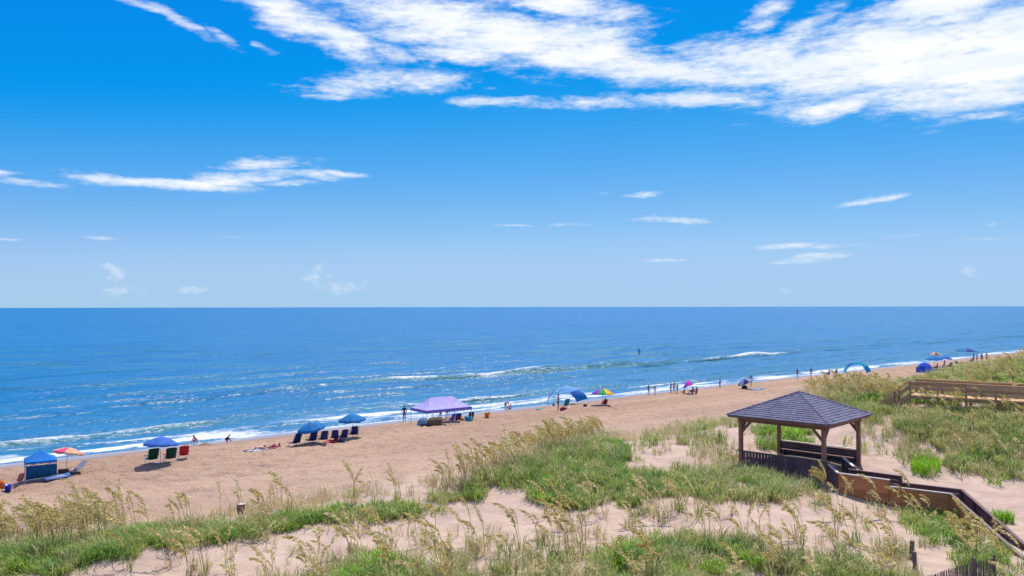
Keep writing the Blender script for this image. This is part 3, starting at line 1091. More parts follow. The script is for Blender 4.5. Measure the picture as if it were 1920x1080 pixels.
# ------------------------------------------------------------------ timber
def wood_mat(name, c0, c1, rough=.75, scale=7.0):
    m, t, out = new_mat(name)
    tcn = t.node('ShaderNodeTexCoord')
    oi = t.node('ShaderNodeObjectInfo')
    off = t.node('ShaderNodeVectorMath', operation='ADD')
    t.l.new(tcn.outputs['Object'], off.inputs[0])
    t.l.new(t.comb(t.math('MULTIPLY', oi.outputs['Random'], 40.0), 0.0, 0.0), off.inputs[1])
    n = t.noise(t.mapping(off.outputs[0], scale=(1.2, 1.2, 6.0)), scale, 5, .65, dist=.8)
    big = t.noise(off.outputs[0], 1.1, 3, .6)
    col = t.mix(t.mapr(n, .3, .72), c4(c0), c4(c1))
    col = t.mix(t.mapr(big, .35, .7, 0, .45), col, c4([q * .62 for q in c0]))
    hsv = t.node('ShaderNodeHueSaturation')
    t.l.new(col, hsv.inputs['Color'])
    t.l.new(t.mapr(oi.outputs['Random'], 0, 1, .78, 1.22, smooth=False), hsv.inputs['Value'])
    principled(t, out, Base_Color=hsv.outputs[0], Roughness=rough, Specular_IOR_Level=.25, Normal=bump(t, n, .004, .8))
    return m


W_BROWN = wood_mat('wood_brown', (.27, .135, .09), (.38, .20, .13))
W_ORANGE = wood_mat('wood_orange', (.40, .16, .065), (.50, .22, .095))
W_DARK = wood_mat('wood_dark', (.14, .08, .085), (.21, .12, .12))
W_TAN = wood_mat('wood_tan', (.44, .27, .14), (.56, .36, .20))
W_PALE = wood_mat('wood_pale', (.50, .42, .38), (.62, .53, .47))
W_GREY = wood_mat('wood_grey', (.13, .10, .085), (.22, .17, .14))

m_shingle, t, out = new_mat('roof_shingle')
pos = t.node('ShaderNodeTexCoord').outputs['Object']
n = t.noise(pos, 2.2, 3, .6)
n2 = t.noise(pos, 38.0, 3, .6)
nb = t.noise(pos, .7, 3, .6)
col = t.mix(t.mapr(n, .3, .7), (.085, .087, .13, 1), (.15, .15, .21, 1))
col = t.mix(t.mapr(nb, .45, .7, 0, .5), col, (.12, .105, .15, 1))
col = t.mix(t.mapr(n2, .4, .7, 0, .5), col, (.19, .175, .26, 1))
principled(t, out, Base_Color=col, Roughness=.9, Specular_IOR_Level=.2, Normal=bump(t, n2, .006, .8))


def at(px, py, z):
    d = pix_dir(px, py)
    k = (z - CAM_Z) / d.z
    return Vector((d.x * k, d.y * k, z))


# ------------------------------------------------------------------ pavilion
Z_EAVE, Z_DECK = 6.1, 3.25
P1, P3 = at(1364, 781, Z_EAVE), at(1634, 780, Z_EAVE)
PC = (P1 + P3) / 2
E = (P3 - P1).length / 2 / math.sqrt(2)
dv = P3 - P1
TH = math.atan2(dv.y, dv.x) + R(45)
pav = empty('pavilion', (PC.x, PC.y, Z_DECK), TH)
tag(pav, 'open wooden pavilion with grey shingled pyramid roof on the dune', 'pavilion')
BUSY.append((PC.x, PC.y, 2.75))
ze = Z_EAVE - Z_DECK
RISE = 1.32
a = E - .55                         # post lines
# floor
for k in range(int(2 * (a + .15) / .145)):
    y = -a - .15 + .07 + k * .145
    MB().box((0, y, -.02), (2 * a + .3, .138, .04)).build('floor_plank', W_GREY, pav)
MB().box((0, -a - .1, -.17), (2 * a + .2, .06, .24)).box((0, a + .1, -.17), (2 * a + .2, .06, .24)) \
    .box((-a - .1, 0, -.17), (.06, 2 * a + .14, .24)).box((a + .1, 0, -.17), (.06, 2 * a + .14, .24)).build('floor_frame', W_BROWN, pav)
for sx in (-1, 1):
    for sy in (-1, 1):
        p = MB().box((sx * a, sy * a, ze / 2 - .45), (.2, .2, ze + .9)).build('post', W_BROWN, pav)
        # knee braces under the beams
        b = MB()
        for ax in (0, 1):
            p0 = Vector((sx * a, sy * a, ze - .95))
            p1 = Vector((sx * (a - (.6 if ax == 0 else 0)), sy * (a - (.6 if ax == 1 else 0)), ze - .26))
            b.beam(p0, p1, .09, .14)
        b.build('knee_brace', W_BROWN, p)
for k in range(4):
    rot = Matrix.Rotation(k * math.pi / 2, 3, 'Z')
    b = MB().box((0, -a, ze - .14), (2 * a + .34, .12 if k % 2 else .124, .27 if k % 2 else .266))
    b.v = [tuple(rot @ Vector(q)) for q in b.v]
    b.build('beam', W_BROWN, pav)
    # rafter tails
    for i in range(7):
        x = -a + .25 + i * (2 * a - .5) / 6
        b = MB().beam((x, -E + .08, ze + .01), (x, -a + .25, ze + .01 + RISE * (E - a + .17) / E * .8), .055, .12)
        b.v = [tuple(rot @ Vector(q)) for q in b.v]
        b.build('rafter_tail', W_TAN, pav)
    b = MB().box((0, -E + .012, ze + .045), (2 * E - .06, .035, .13))
    b.v = [tuple(rot @ Vector(q)) for q in b.v]
    b.build('fascia', W_BROWN, pav)
    # roof face: solid deck below, one part for each course of shingles above
    b = MB()
    up = Vector((0, -RISE, -E)).normalized() * -1
    pts = [Vector((-E, -E, ze + .08)), Vector((E, -E, ze + .08)), Vector((0, 0, ze + .08 + RISE))]
    dn = [q - Vector((0, 0, .05)) for q in pts]
    b.add([rot @ q for q in pts + dn], [(0, 1, 2), (5, 4, 3), (0, 3, 4, 1), (1, 4, 5, 2), (2, 5, 3, 0)])
    face = b.build('roof_face', W_BROWN, pav)
    NC = 15
    rr = random.Random(60 + k)
    for i in range(NC):
        q0, q1 = i / NC, min(1.0, (i + 1.25) / NC)
        b = MB()
        w0 = (E + .05) * (1 - q0)
        x = -w0 - rr.uniform(0, .3)
        while x < w0:
            x2 = x + rr.uniform(.27, .36)
            xa, xb = max(x, -w0), min(x2 - .012, w0)
            x = x2
            if xb - xa < .02:
                continue
            drop = rr.uniform(0, .018)
            lift = .045 + rr.uniform(0, .014)
            w1 = (E + .05) * (1 - q1)
            ua, ub = max(-w1, min(w1, xa)), max(-w1, min(w1, xb))
            y0, z0 = -(E + .05) * (1 - q0) - drop, ze + .09 + RISE * q0 - drop * .5
            y1, z1 = -(E + .05) * (1 - q1), ze + .09 + RISE * q1
            vs = [(xa, y0, z0 + lift), (xb, y0, z0 + lift), (ub, y1, z1 + .012), (ua, y1, z1 + .012), (xa, y0, z0 + .006), (xb, y0, z0 + .006)]
            b.add([rot @ Vector(q) for q in vs], [(0, 1, 2, 3), (4, 5, 1, 0), (4, 0, 3), (1, 5, 2)])
        b.build('shingle_course', m_shingle, face)
    # hip cap
    b = MB()
    nseg = 14
    A0, A1 = Vector((-E - .06, -E - .06, ze + .15)), Vector((0, 0, ze + .16 + RISE))
    s1 = Vector((1, 0, -.08)) * .13
    s2 = Vector((0, 1, -.08)) * .13
    for i in range(nseg):
        p0, p1 = A0.lerp(A1, i / nseg), A0.lerp(A1, (i + 1.12) / nseg if i < nseg - 1 else 1)
        l0, l1 = Vector((0, 0, .035)), Vector((0, 0, .012))
        b.add([rot @ q for q in (p0 + l0, p1 + l1, p1 + s1 * (1 if i < nseg - 1 else .4), p0 + s1 + l0 * .6, p1 + s2 * (1 if i < nseg - 1 else .4), p0 + s2 + l0 * .6)],
              [(0, 3, 2, 1), (0, 1, 4, 5), (0, 5, 3)])
    b.build('hip_cap', m_shingle, face)
# low board wall with a seat cap on the left-front side, solid bench back on the right-back side
rl = random.Random(4)
nb_ = 24
for i in range(nb_):
    y = -a + .12 + (2 * a - .24) * (i + .5) / nb_
    MB().box((-a - .03, y, .28), (.035, (2 * a - .24) / nb_ - .035, 1.12 + rl.uniform(-.01, .01))).build('wall_board', W_DARK, pav)
MB().box((-a - .02, 0, .87), (.26, 2 * a + .5, .045)).build('wall_cap', W_GREY, pav)
MB().box((-a + .3, 0, .44), (.46, 2 * a - .3, .05)).build('bench_seat', W_GREY, pav)
for i in range(6):
    MB().box((a + .05, 0, .03 + i * .148), (.04, 2 * a - .22, .14)).build('wall_board', W_DARK, pav)
MB().box((a + .05, 0, .90), (.2, 2 * a + .1, .045)).build('wall_cap', W_PALE, pav)
MB().box((a - .3, 0, .44), (.46, 2 * a - .3, .05)).build('bench_seat', W_DARK, pav)
for y in (-a + .5, a - .5):
    MB().box((a - .3, y, .2), (.36, .06, .42)).build('bench_leg', W_DARK, pav)
    MB().box((-a + .3, y, .2), (.36, .06, .42)).build('bench_leg', W_DARK, pav)

for k in range(9):
    c = Vector((PC.x, PC.y, 0)) + Matrix.Rotation(TH, 3, 'Z') @ Vector((-a - .75, -a + 2 * a * k / 8, 0))
    BUSY.append((c.x, c.y, .8))

# ------------------------------------------------------------------ boardwalk
bw = empty('boardwalk', at(1667, 915, 3.0))
tag(bw, 'brown boardwalk with solid plank sides stepping down from the pavilion', 'boardwalk')


def wpart(b, name, mat, parent):
    o = b.build(name, mat, parent)
    o.matrix_parent_inverse = Matrix.Translation(-Vector(parent.location)) if parent.rotation_euler.z == 0 else parent.matrix_world.inverted()
    return o


def side_wall(p, q, h, n, mat, parent, cap_mat, cap=.15, outward=1, posts=2):
    """solid rail of n horizontal boards from p to q (points on the cap line)."""
    p, q = Vector(p), Vector(q)
    d = (q - p)
    dh = Vector((d.x, d.y, 0)).normalized()
    nrm = Vector((dh.y, -dh.x, 0)) * outward
    bh = h / n
    for i in range(n):
        z = -.03 - bh * (i + .5)
        b = MB().beam(p + Vector((0, 0, z)) + nrm * .045, q + Vector((0, 0, z)) + nrm * .045, .035, bh - .012)
        wpart(b, 'side_board', mat, parent)
    b = MB().beam(p - d.normalized() * .03 + Vector((0, 0, .0)), q + d.normalized() * .03, cap, .045)
    wpart(b, 'cap_rail', cap_mat, parent)
    for i in range(posts):
        c = p.lerp(q, (i + .02) / (posts - 1 + .04)) - nrm * .03
        b = MB().box(c + Vector((0, 0, -.03 - (h + .35) / 2)), (.1, .1, h + .35))
        wpart(b, 'post', W_DARK, parent)


def deck_planks(a0, b0, a1, b1, drop, mat, parent, name='deck_plank', pw=.14):
    """planks across a walk whose edges run a0-a1 and b0-b1."""
    L = ((a1 - a0).length + (b1 - b0).length) / 2
    n = max(2, int(L / pw))
    for i in range(n):
        q = (i + .5) / n
        m0, m1 = a0.lerp(a1, q), b0.lerp(b1, q)
        z = Vector((0, 0, -drop))
        b = MB().beam(m0 + z, m1 + z, L / n - .008, .04)
        wpart(b, name, mat, parent)


N0, N1 = at(1573, 887, 4.0), at(1667, 900, 4.0)
N1b, N2 = at(1668, 912, 3.7), at(1783, 926, 3.7)
N3 = at(1932, 1058, 2.65)
F0, F1 = at(1592, 880, 4.0), at(1690, 893, 4.0)
F1b, F2 = at(1690, 905, 3.7), at(1803, 918, 3.7)
F3 = at(1936, 1033, 2.65)
for (p, q, out_, mt, n_, hh_) in ((N0, N1, 1, W_ORANGE, 5, 1.1), (N1b, N2, 1, W_ORANGE, 5, 1.15), (N2, N3, 1, W_ORANGE, 6, 1.25)):
    side_wall(p, q, hh_, n_, mt, bw, W_PALE if p is not N2 else W_GREY, outward=out_, posts=3 if p is not N2 else 6)
for (p, q, n_) in ((F0, F1, 5), (F1b, F2, 5), (F2, F3, 5)):
    side_wall(p, q, 1.0, n_, W_DARK, bw, W_DARK, outward=-1, posts=3 if p is not F2 else 6)
    for k in range(12):
        c = p.lerp(q, (k + .5) / 12)
deck_planks(N0, F0, N1, F1, .97, W_GREY, bw)
deck_planks(N1b, F1b, N2, F2, .97, W_GREY, bw)
deck_planks(N2, F2, N3, F3, .97, W_GREY, bw, pw=.2)
for (p, q) in ((N0, N1), (N1, N2), (N2, N3)):
    for k in range(20):
        c = p.lerp(q, k / 19)
        BUSY.append((c.x + .45, c.y + .35, .72))
# landing between the pavilion and the walk
rotp = Matrix.Rotation(TH, 3, 'Z')
corner = Vector((PC.x, PC.y, 4.0)) + rotp @ Vector((-a + .1, -a - .1, 0))
mid = Vector((PC.x, PC.y, 4.0)) + rotp @ Vector((-a + 2.0, -a - .1, 0))
deck_planks(corner, mid, N0, F0 + Vector((.35, .25, 0)), .93, W_GREY, bw)
side_wall(corner + Vector((.05, -.1, 0)), N0 + Vector((-.02, .05, 0)), 1.1, 5, W_DARK, bw, W_PALE, outward=1, posts=2)
side_wall(mid + Vector((.1, -.12, .1)), F0 + Vector((.36, .28, .1)), 1.0, 5, W_DARK, bw, W_PALE, outward=-1, posts=2)
for k in range(8):
    c = corner.lerp(N0, k / 7)
    BUSY.append((c.x + .5, c.y + .2, .9))

# ------------------------------------------------------------------ raised dune crossover at the right edge
CA = Vector((28.4, 57.0, 7.15))
CD = Vector((.80, -.60, 0))
CW = Vector((.60, .80, 0))
cr = empty('dune_crossover', (CA.x, CA.y, 5.0))
tag(cr, 'raised tan timber crossover with railings and steps down to the beach', 'walkway')
LEN = 14.0
for (o0, sgn) in ((Vector((0, 0, 0)), 1), (CW * 2.3, -1)):
    p, q = CA + o0, CA + o0 + CD * LEN
    for i, z in enumerate((-.16, -.44, -.70)):
        for k in range(4):
            if (i, k) == (2, 0) and sgn > 0:
                continue
            b = MB().beam(p + CD * (LEN * k / 4 + .01) + Vector((0, 0, z)) - CW * .05 * sgn, p + CD * (LEN * (k + 1) / 4 - .01) + Vector((0, 0, z)) - CW * .05 * sgn, .035, .21)
            wpart(b, 'rail_board', W_TAN, cr)
    for k in range(4):
        b = MB().beam(p + CD * (LEN * k / 4 - .03) + Vector((0, 0, -.0)), p + CD * (LEN * (k + 1) / 4 - .035), .16, .045)
        wpart(b, 'cap_rail', W_TAN, cr)
    for k in range(9):
        c = p + CD * (LEN * k / 8) + CW * .04 * sgn
        wpart(MB().box(c + Vector((0, 0, -1.4)), (.11, .11, 2.75)), 'post', W_TAN, cr)
    wpart(MB().beam(p + Vector((0, 0, -1.12)) - CW * .03 * sgn, q + Vector((0, 0, -1.12)) - CW * .03 * sgn, .04, .2), 'edge_joist', W_TAN, cr)
deck_planks(CA + CW * .08, CA + CW * 2.22, CA + CW * .08 + CD * LEN, CA + CW * 2.22 + CD * LEN, 1.0, W_TAN, cr)
# steps
ns_ = 15
SL = Vector((-CD.x * 4.3, -CD.y * 4.3, -3.5))
for o0, sgn in ((CW * .05, 1), (CW * 1.5, -1)):
    p = CA + o0
    wpart(MB().beam(p - CD * .05, p + SL, .14, .05), 'stair_cap_rail', W_TAN, cr)
    wpart(MB().beam(p + Vector((0, 0, -.34)), p + SL + Vector((0, 0, -.34)), .035, .2), 'stair_side_board', W_TAN, cr)
    wpart(MB().beam(p + Vector((0, 0, -1.0)), p + SL + Vector((0, 0, -1.0)), .05, .3), 'stringer', W_TAN, cr)
    for k in (1, 2, 3, 4):
        c = p + SL * (k / 4.2)
        wpart(MB().box(c + Vector((0, 0, -.75)), (.1, .1, 1.5)), 'post', W_BROWN, cr)
for i in range(ns_):
    c = CA + SL * ((i + .5) / ns_) + Vector((0, 0, -1.0))
    wpart(MB().beam(c + CW * .08, c + CW * 1.47, .28, .04), 'step', W_PALE, cr)
for k in range(14):
    c = CA + CD * k + CW * 1.35
    BUSY.append((c.x, c.y, 1.0))
for k in range(5):
    c = CA + SL * (k / 5) + CW * .8
    BUSY.append((c.x, c.y, .9))

# ------------------------------------------------------------------ posts and slatted sand fence
def post_at(px, py, w, h, label, mat, lean=0.0, rz=.4, sign=False):
    g = ground(px, py)
    o = empty('wooden_post', (g.x, g.y, g.z - .25), rz)
    o.rotation_euler = (lean, lean * .6, rz)
    MB().box((0, 0, (h + .25) / 2), (w, w, h + .25), taper=.98).build('shaft', mat, o)
    MB().box((0, 0, h + .25 + .004), (w * .97, w * .97, .008)).build('weathered_top', W_PALE if sign else W_GREY, o)
    if sign:
        MB().box((-w * .62, -.02, h + .02), (.03, w * 1.3, .45)).build('dark_side_board', W_DARK, o)  # thin dark board against one side, near the top
    tag(o, label, 'post')
    return o


post_at(452, 980, .26, .85, 'square brown wooden post standing in the green dune ridge', W_BROWN, .02, R(28), True)
post_at(658, 962, .12, .35, 'short dark post stub in the grass right of the square post', W_DARK, .04)
post_at(1708, 1050, .12, .72, 'weathered grey post on the sand beside the slatted fence', W_GREY, .05)
post_at(1717, 1080, .10, .8, 'dark thin post at the left end of the slatted fence', W_DARK, -.03)

fe = empty('sand_fence', (0, 0, 0))
fa, fb, fc = at(1722, 1086, 3.72), at(1828, 1052, 3.75), at(1866, 1046, 3.65)
fe.location = (fa.x, fa.y, fa.z - 1.2)
tag(fe, 'dark weathered slatted sand fence at the bottom right corner', 'fence')
for (p, q) in ((fa, fb), (fb, fc)):
    L = (q - p).length
    n_ = max(4, int(L / .075))
    for i in range(n_):
        c = p.lerp(q, (i + .5) / n_)
        hh_ = 1.15 + rl.uniform(-.06, .05)
        tilt = Matrix.Rotation(rl.gauss(0, .035), 3, 'Y') @ Matrix.Rotation(math.atan2((q - p).y, (q - p).x), 3, 'Z')
        wpart(MB().box(c + Vector((0, 0, -hh_ / 2 + rl.uniform(-.03, .03))), (.042, .012, hh_), tilt), 'slat', W_GREY if i % 3 else W_DARK, fe)
    for dz in (-.22, -.75):
        wpart(MB().tube([p + Vector((0, 0, dz)), p.lerp(q, .5) + Vector((.0, -.012, dz - .02)), q + Vector((0, 0, dz))], .008, 4), 'wire', W_DARK, fe)
for c in (fa, fb, fc):
    wpart(MB().tube([c + Vector((.0, .05, -1.5)), c + Vector((0, .05, .1))], .05, 7), 'post', W_DARK, fe)

# ------------------------------------------------------------------ grass and sea oats
ok = vis & clear_of_busy(pX, pY)
LAB = {'green': ('beach_grass', 'dense green beach grass covering the dune ridges'),
       'olive': ('dune_grass', 'taller olive grass mixed over the dunes'),
       'bright': ('lush_grass', 'bright lime green grass in patches along the dune foreground'),
       'dry': ('dry_grass', 'straw coloured dry grass between the green clumps')}
for kind in ('green', 'olive', 'dry', 'bright'):
    dens_ = np.zeros(NP)
    for (poly, d) in REG[kind]:
        # ragged outline: look the outline up a little displaced
        jx = qx + (fbm(ps / 1.1, pt / 1.1, 2, 81) - .5) * 46
        jy = qy + (fbm(ps / 1.1, pt / 1.1, 2, 85) - .5) * 26
        dens_ = np.maximum(dens_, d * in_poly(jx, jy, poly))
    dens_ += {'green': .03, 'olive': .05, 'dry': .07, 'bright': .0}[kind] * sstep(40, 36, pt)
    k_ = {'bright': sstep(.42, .56, clump), 'green': sstep(.30, .52, clump), 'olive': sstep(.34, .6, fbm(ps / 1.1 + 9, pt / 1.1, 3, 62)), 'dry': sstep(.34, .6, fbm(ps / 1.2, pt / 1.2 + 5, 3, 63))}[kind]
    dens_ *= (.25 + 1.1 * k_) * far
    keep = ok & (rng.random(NP) < dens_ * AREA / NP)
    idx = np.nonzero(keep)[0]
    n_ = len(idx)
    sc_ = rng.uniform(.7, 1.3, n_) * (.8 + .5 * clump[idx]) / np.sqrt(far[idx]) * {'green': 1.0, 'olive': .95, 'dry': .95, 'bright': 1.0}[kind]
    P = np.stack([pX[idx], pY[idx], ph[idx] - .02], -1)
    gn_scatter(LAB[kind][0], kind, P, rng.uniform(0, 6.28, n_), (rng.normal(0, .12, n_), rng.normal(0, .12, n_)), sc_, LAB[kind][1], 'grass')
    print('scatter', kind, n_)

# sea oats: the nearest ones are plants of their own, the rest one object
cand = []
for ri, (nm, poly, d, lab) in enumerate(OAT_REG):
    keep = ok & in_poly(qx, qy, poly) & (rng.random(NP) < d * AREA / NP * (.4 + 1.2 * sstep(.3, .6, clump)) * np.clip(far, .6, 1.1))
    for i in np.nonzero(keep)[0]:
        cand.append((qd[i], i, ri))
cand.sort()
print('sea oats', len(cand))
near = [c for c in cand if -10 < qx[c[1]] < 1930 and qy[c[1]] < 1090][:285]
near_ids = {c[1] for c in near}
WIND = math.pi          # plumes lean to the left
NUM = {1: 'one', 2: 'two', 3: 'three'}
ORD = 'leftmost second third fourth fifth sixth seventh eighth ninth tenth eleventh twelfth thirteenth fourteenth fifteenth sixteenth seventeenth eighteenth nineteenth twentieth'.split()
OATS = []


def oat_place(ri, x, y):
    nm, poly, dd, lab = OAT_REG[ri]
    if nm == 'front':
        q = ('left of the leafy bright bush' if x < 650 else 'beside the leafy bright bush' if x < 800 else 'between the two bright bushes' if x < 1080
             else 'around the rounded bright bush' if x < 1270 else 'straight below the pavilion' if x < 1500 else 'left of the slatted fence')
        return q + (', front rank' if y > 1055 else ', middle rank' if y > 1025 else ', sand side')
    if nm == 'ridge_left':
        return 'on the ridge ' + ('at the left picture edge' if x < 70 else 'below the blue canopy' if x < 150 else 'left of the square post')
    return {'ridge_post': 'on the ridge ' + ('left of the square post' if x < 452 else 'right of the square post'), 'ridge_mid': 'on the crest of the green ridge',
            'front_left': 'on bare sand below the green ridge', 'crest_right': 'on the crest behind the pavilion roof', 'deck': 'in front of the raised crossover',
            'far_right': 'on the far dune beyond the crossover', 'slope': 'on the slope right of the pavilion', 'walk': 'along the near side of the boardwalk',
            'sand': 'on the sand slope below the boardwalk', 'pavilion': 'against the low pavilion wall', 'middle': 'on the bare sand strip'}[nm]


for (d, i, ri) in near:
    r = random.Random(int(i))
    sc_ = r.uniform(.98, 1.42)
    ns_ = r.choice((1, 2, 2, 3))
    dry_ = r.randrange(len(LEAF_ME))
    size = 'tall ' if sc_ > 1.28 else 'short ' if sc_ < 1.1 else ''
    place = oat_place(ri, qx[i], qy[i])
    e = empty('sea_oats', (pX[i], pY[i], ph[i] - .02), WIND + r.gauss(0, .55), sc_)
    OATS.append((e, '%s-plumed %ssea oats' % (NUM[ns_], size), place, qx[i]))
    lf = new_obj('leaf_tuft', LEAF_ME[dry_], e)
    lf.rotation_euler = (0, 0, r.uniform(0, 6.28))
    for k in range(ns_):
        v_ = r.randrange(len(STALKS))
        st = new_obj('stalk', STALK_ME[v_], e)
        st.location = (r.gauss(0, .07), r.gauss(0, .07), 0)
        st.rotation_euler = (r.gauss(0, .06), r.gauss(0, .06), r.gauss(0, .6))
        st.scale = (r.uniform(.8, 1.1),) * 3
        new_obj('seed_head', PLUME_ME[v_], st)
same = {}
for (e, what, place, x) in OATS:
    same.setdefault((what, place), []).append((x, e))
for (what, place), lst in same.items():
    lst.sort(key=lambda q: q[0])
    for n_, (x, e) in enumerate(lst):
        pos_ = '' if len(lst) == 1 else (', leftmost' if n_ == 0 else ', %s from left' % ORD[min(n_, 19)])
        tag(e, what + pos_ + ', ' + place, 'sea oats', 'sea oats ' + place.split(',')[0])
rest = [c[1] for c in cand if c[1] not in near_ids]
if rest:
    idx = np.array(rest)
    n_ = len(idx)
    P = np.stack([pX[idx], pY[idx], ph[idx] - .02], -1)
    gn_scatter('sea_oats_mass', 'oats', P, math.pi + rng.normal(0, .5, n_), (rng.normal(0, .05, n_), rng.normal(0, .05, n_)),
               rng.uniform(1.0, 1.42, n_), 'golden sea oats standing thick along the dune crests', 'sea oats')


def bush(px, py, w, h, n, label, mat, kind='leafy', seed=0):
    g = ground(px, py)
    r = random.Random(seed)
    e = empty('bush' if kind == 'leafy' else 'grass_tussock', (g.x, g.y, g.z - .03), r.uniform(0, 6))
    tag(e, label, 'bush' if kind == 'leafy' else 'tussock')
    if kind == 'leafy':
        b, st = MB(), MB()
        for k in range(n):
            a_ = r.uniform(0, 6.283)
            q = r.random() ** .5
            hh_ = h * (1 - .6 * q * q) * r.uniform(.6, 1.12)
            tip = Vector((math.cos(a_) * w / 2 * q, math.sin(a_) * w / 2 * q, hh_))
            root = Vector((tip.x * .25, tip.y * .25, 0))
            mid_ = root.lerp(tip, .55) + Vector((r.gauss(0, .04), r.gauss(0, .04), .05))
            st.tube([root, mid_, tip], [.008, .006, .003], 3, cap=False)
            for j in range(13):
                f = r.uniform(.35, 1.0)
                p = mid_.lerp(tip, (f - .55) / .45) if f > .55 else root.lerp(mid_, f / .55)
                o_ = Vector((r.gauss(0, 1), r.gauss(0, 1), r.gauss(.4, .7))).normalized()
                L = r.uniform(.05, .10)
                s_ = o_.cross(Vector((r.gauss(0, 1), r.gauss(0, 1), r.gauss(0, 1)))).normalized() * L * .3
                b.add([p, p + o_ * L * .5 + s_, p + o_ * L, p + o_ * L * .5 - s_], [(0, 1, 2, 3)])
        st.build('stems', M_STALK, e)
        b.build('foliage', mat, e)
    else:
        b = MB()
        for k in range(n):
            a_ = r.uniform(0, 6.283)
            q = math.sqrt(r.random()) * w / 2
            blade(b, q * math.cos(a_), q * math.sin(a_) * .6, h * r.uniform(.55, 1.1), r.uniform(0, 6.28), r.uniform(.05, .6), .014, r)
        b.build('blades', mat, e)
    return e


bush(1735, 884, 2.4, 1.0, 520, 'bright lime green grass clump at the foot of the right slope', M_BRIGHT, 'grass', 1)
bush(1880, 980, 1.0, .75, 200, 'small lime green clump on the sand right of the boardwalk', M_BRIGHT, 'grass', 2)
bush(722, 1068, 1.5, .9, 60, 'leafy bright green bush at the bottom edge left of centre', M_BRIGHT, 'leafy', 3)
bush(1160, 1066, 1.7, .85, 75, 'rounded bright green bush at the bottom edge right of centre', M_BRIGHT, 'leafy', 4)
bush(1390, 1052, .9, .5, 36, 'small yellow green bush in front of the bare sand patch', M_BRIGHT, 'leafy', 5)
bush(1335, 1078, 1.1, .6, 44, 'low yellow green bush cut by the bottom edge of the picture', M_BRIGHT, 'leafy', 6)
bush(1050, 925, 1.6, .75, 70, 'dark green bush on the mound of the green ridge', M_GREEN, 'leafy', 7)
bush(1130, 905, 1.8, .9, 80, 'tallest dark green bush on top of the green mound', M_GREEN, 'leafy', 8)
bush(1235, 905, 1.3, .8, 60, 'green bush between the green mound and the pavilion', M_GREEN, 'leafy', 9)
bush(1320, 915, 1.5, .7, 60, 'spreading green bush left of the pavilion wall', M_GREEN, 'leafy', 10)
bush(1560, 905, 1.2, .7, 50, 'blue green bush at the near end of the boardwalk', M_GREEN, 'leafy', 11)
bush(1745, 965, 1.2, .7, 55, 'green bush leaning on the outside of the boardwalk bend', M_GREEN, 'leafy', 12)
bush(1790, 985, 1.3, .8, 60, 'green bush below the boardwalk bend beside pale sea oats', M_GREEN, 'leafy', 13)
bush(690, 1092, 1.3, .7, 50, 'dark green bush beside the leafy bright bush at the bottom edge', M_GREEN, 'leafy', 14)
bush(1470, 1075, 1.0, .8, 40, 'olive bush at the bottom edge below the pavilion', M_OLIVE, 'leafy', 15)

# ------------------------------------------------------------------ fabrics and plastics
_fab = {}


def fabric(name, col, trans=.3, rough=.8, stripe=None, print_=None):
    if name in _fab:
        return _fab[name]
    m, t, out = new_mat(name)
    pos = t.node('ShaderNodeTexCoord').outputs['Object']
    n = t.noise(pos, 3.0, 3, .6)
    c = t.mix(t.mapr(n, .3, .7), c4([q * .86 for q in col]), c4([min(1, q * 1.1) for q in col]))
    if print_:
        vo = t.node('ShaderNodeTexVoronoi')
        t.l.new(pos, vo.inputs['Vector'])
        vo.inputs['Scale'].default_value = 5.5
        c = t.mix(t.mapr(vo.outputs['Distance'], .28, .2), c, c4(print_[0]))
        c = t.mix(t.mapr(t.noise(pos, 4.0, 2, .5), .56, .60), c, c4(print_[1]))
    if stripe:
        wv = t.node('ShaderNodeTexWave', wave_type='BANDS', bands_direction='X')
        t.l.new(pos, wv.inputs['Vector'])
        wv.inputs['Scale'].default_value = stripe[1]
        c = t.mix(t.mapr(wv.outputs['Fac'], .45, .55), c, c4(stripe[0]))
    d = t.node('ShaderNodeBsdfPrincipled')
    t.l.new(c, d.inputs['Base Color'])
    d.inputs['Roughness'].default_value = rough
    d.inputs['Specular IOR Level'].default_value = .2
    t.put(d.inputs['Normal'], bump(t, n, .01, .5))
    tr = t.node('ShaderNodeBsdfTranslucent')
    t.l.new(c, tr.inputs[0])
    mx = t.node('ShaderNodeMixShader')
    mx.inputs[0].default_value = trans
    t.l.new(d.outputs[0], mx.inputs[1])
    t.l.new(tr.outputs[0], mx.inputs[2])
    t.l.new(mx.outputs[0], out.inputs[0])
    _fab[name] = m
    return m


def solid(name, col, rough=.5, spec=.4):
    if name in _fab:
        return _fab[name]
    m, t, out = new_mat(name)
    pos = t.node('ShaderNodeTexCoord').outputs['Object']
    n = t.noise(pos, 6.0, 3, .6)
    c = t.mix(t.mapr(n, .3, .7), c4([q * .85 for q in col]), c4([min(1, q * 1.08) for q in col]))
    principled(t, out, Base_Color=c, Roughness=rough, Specular_IOR_Level=spec)
    _fab[name] = m
    return m


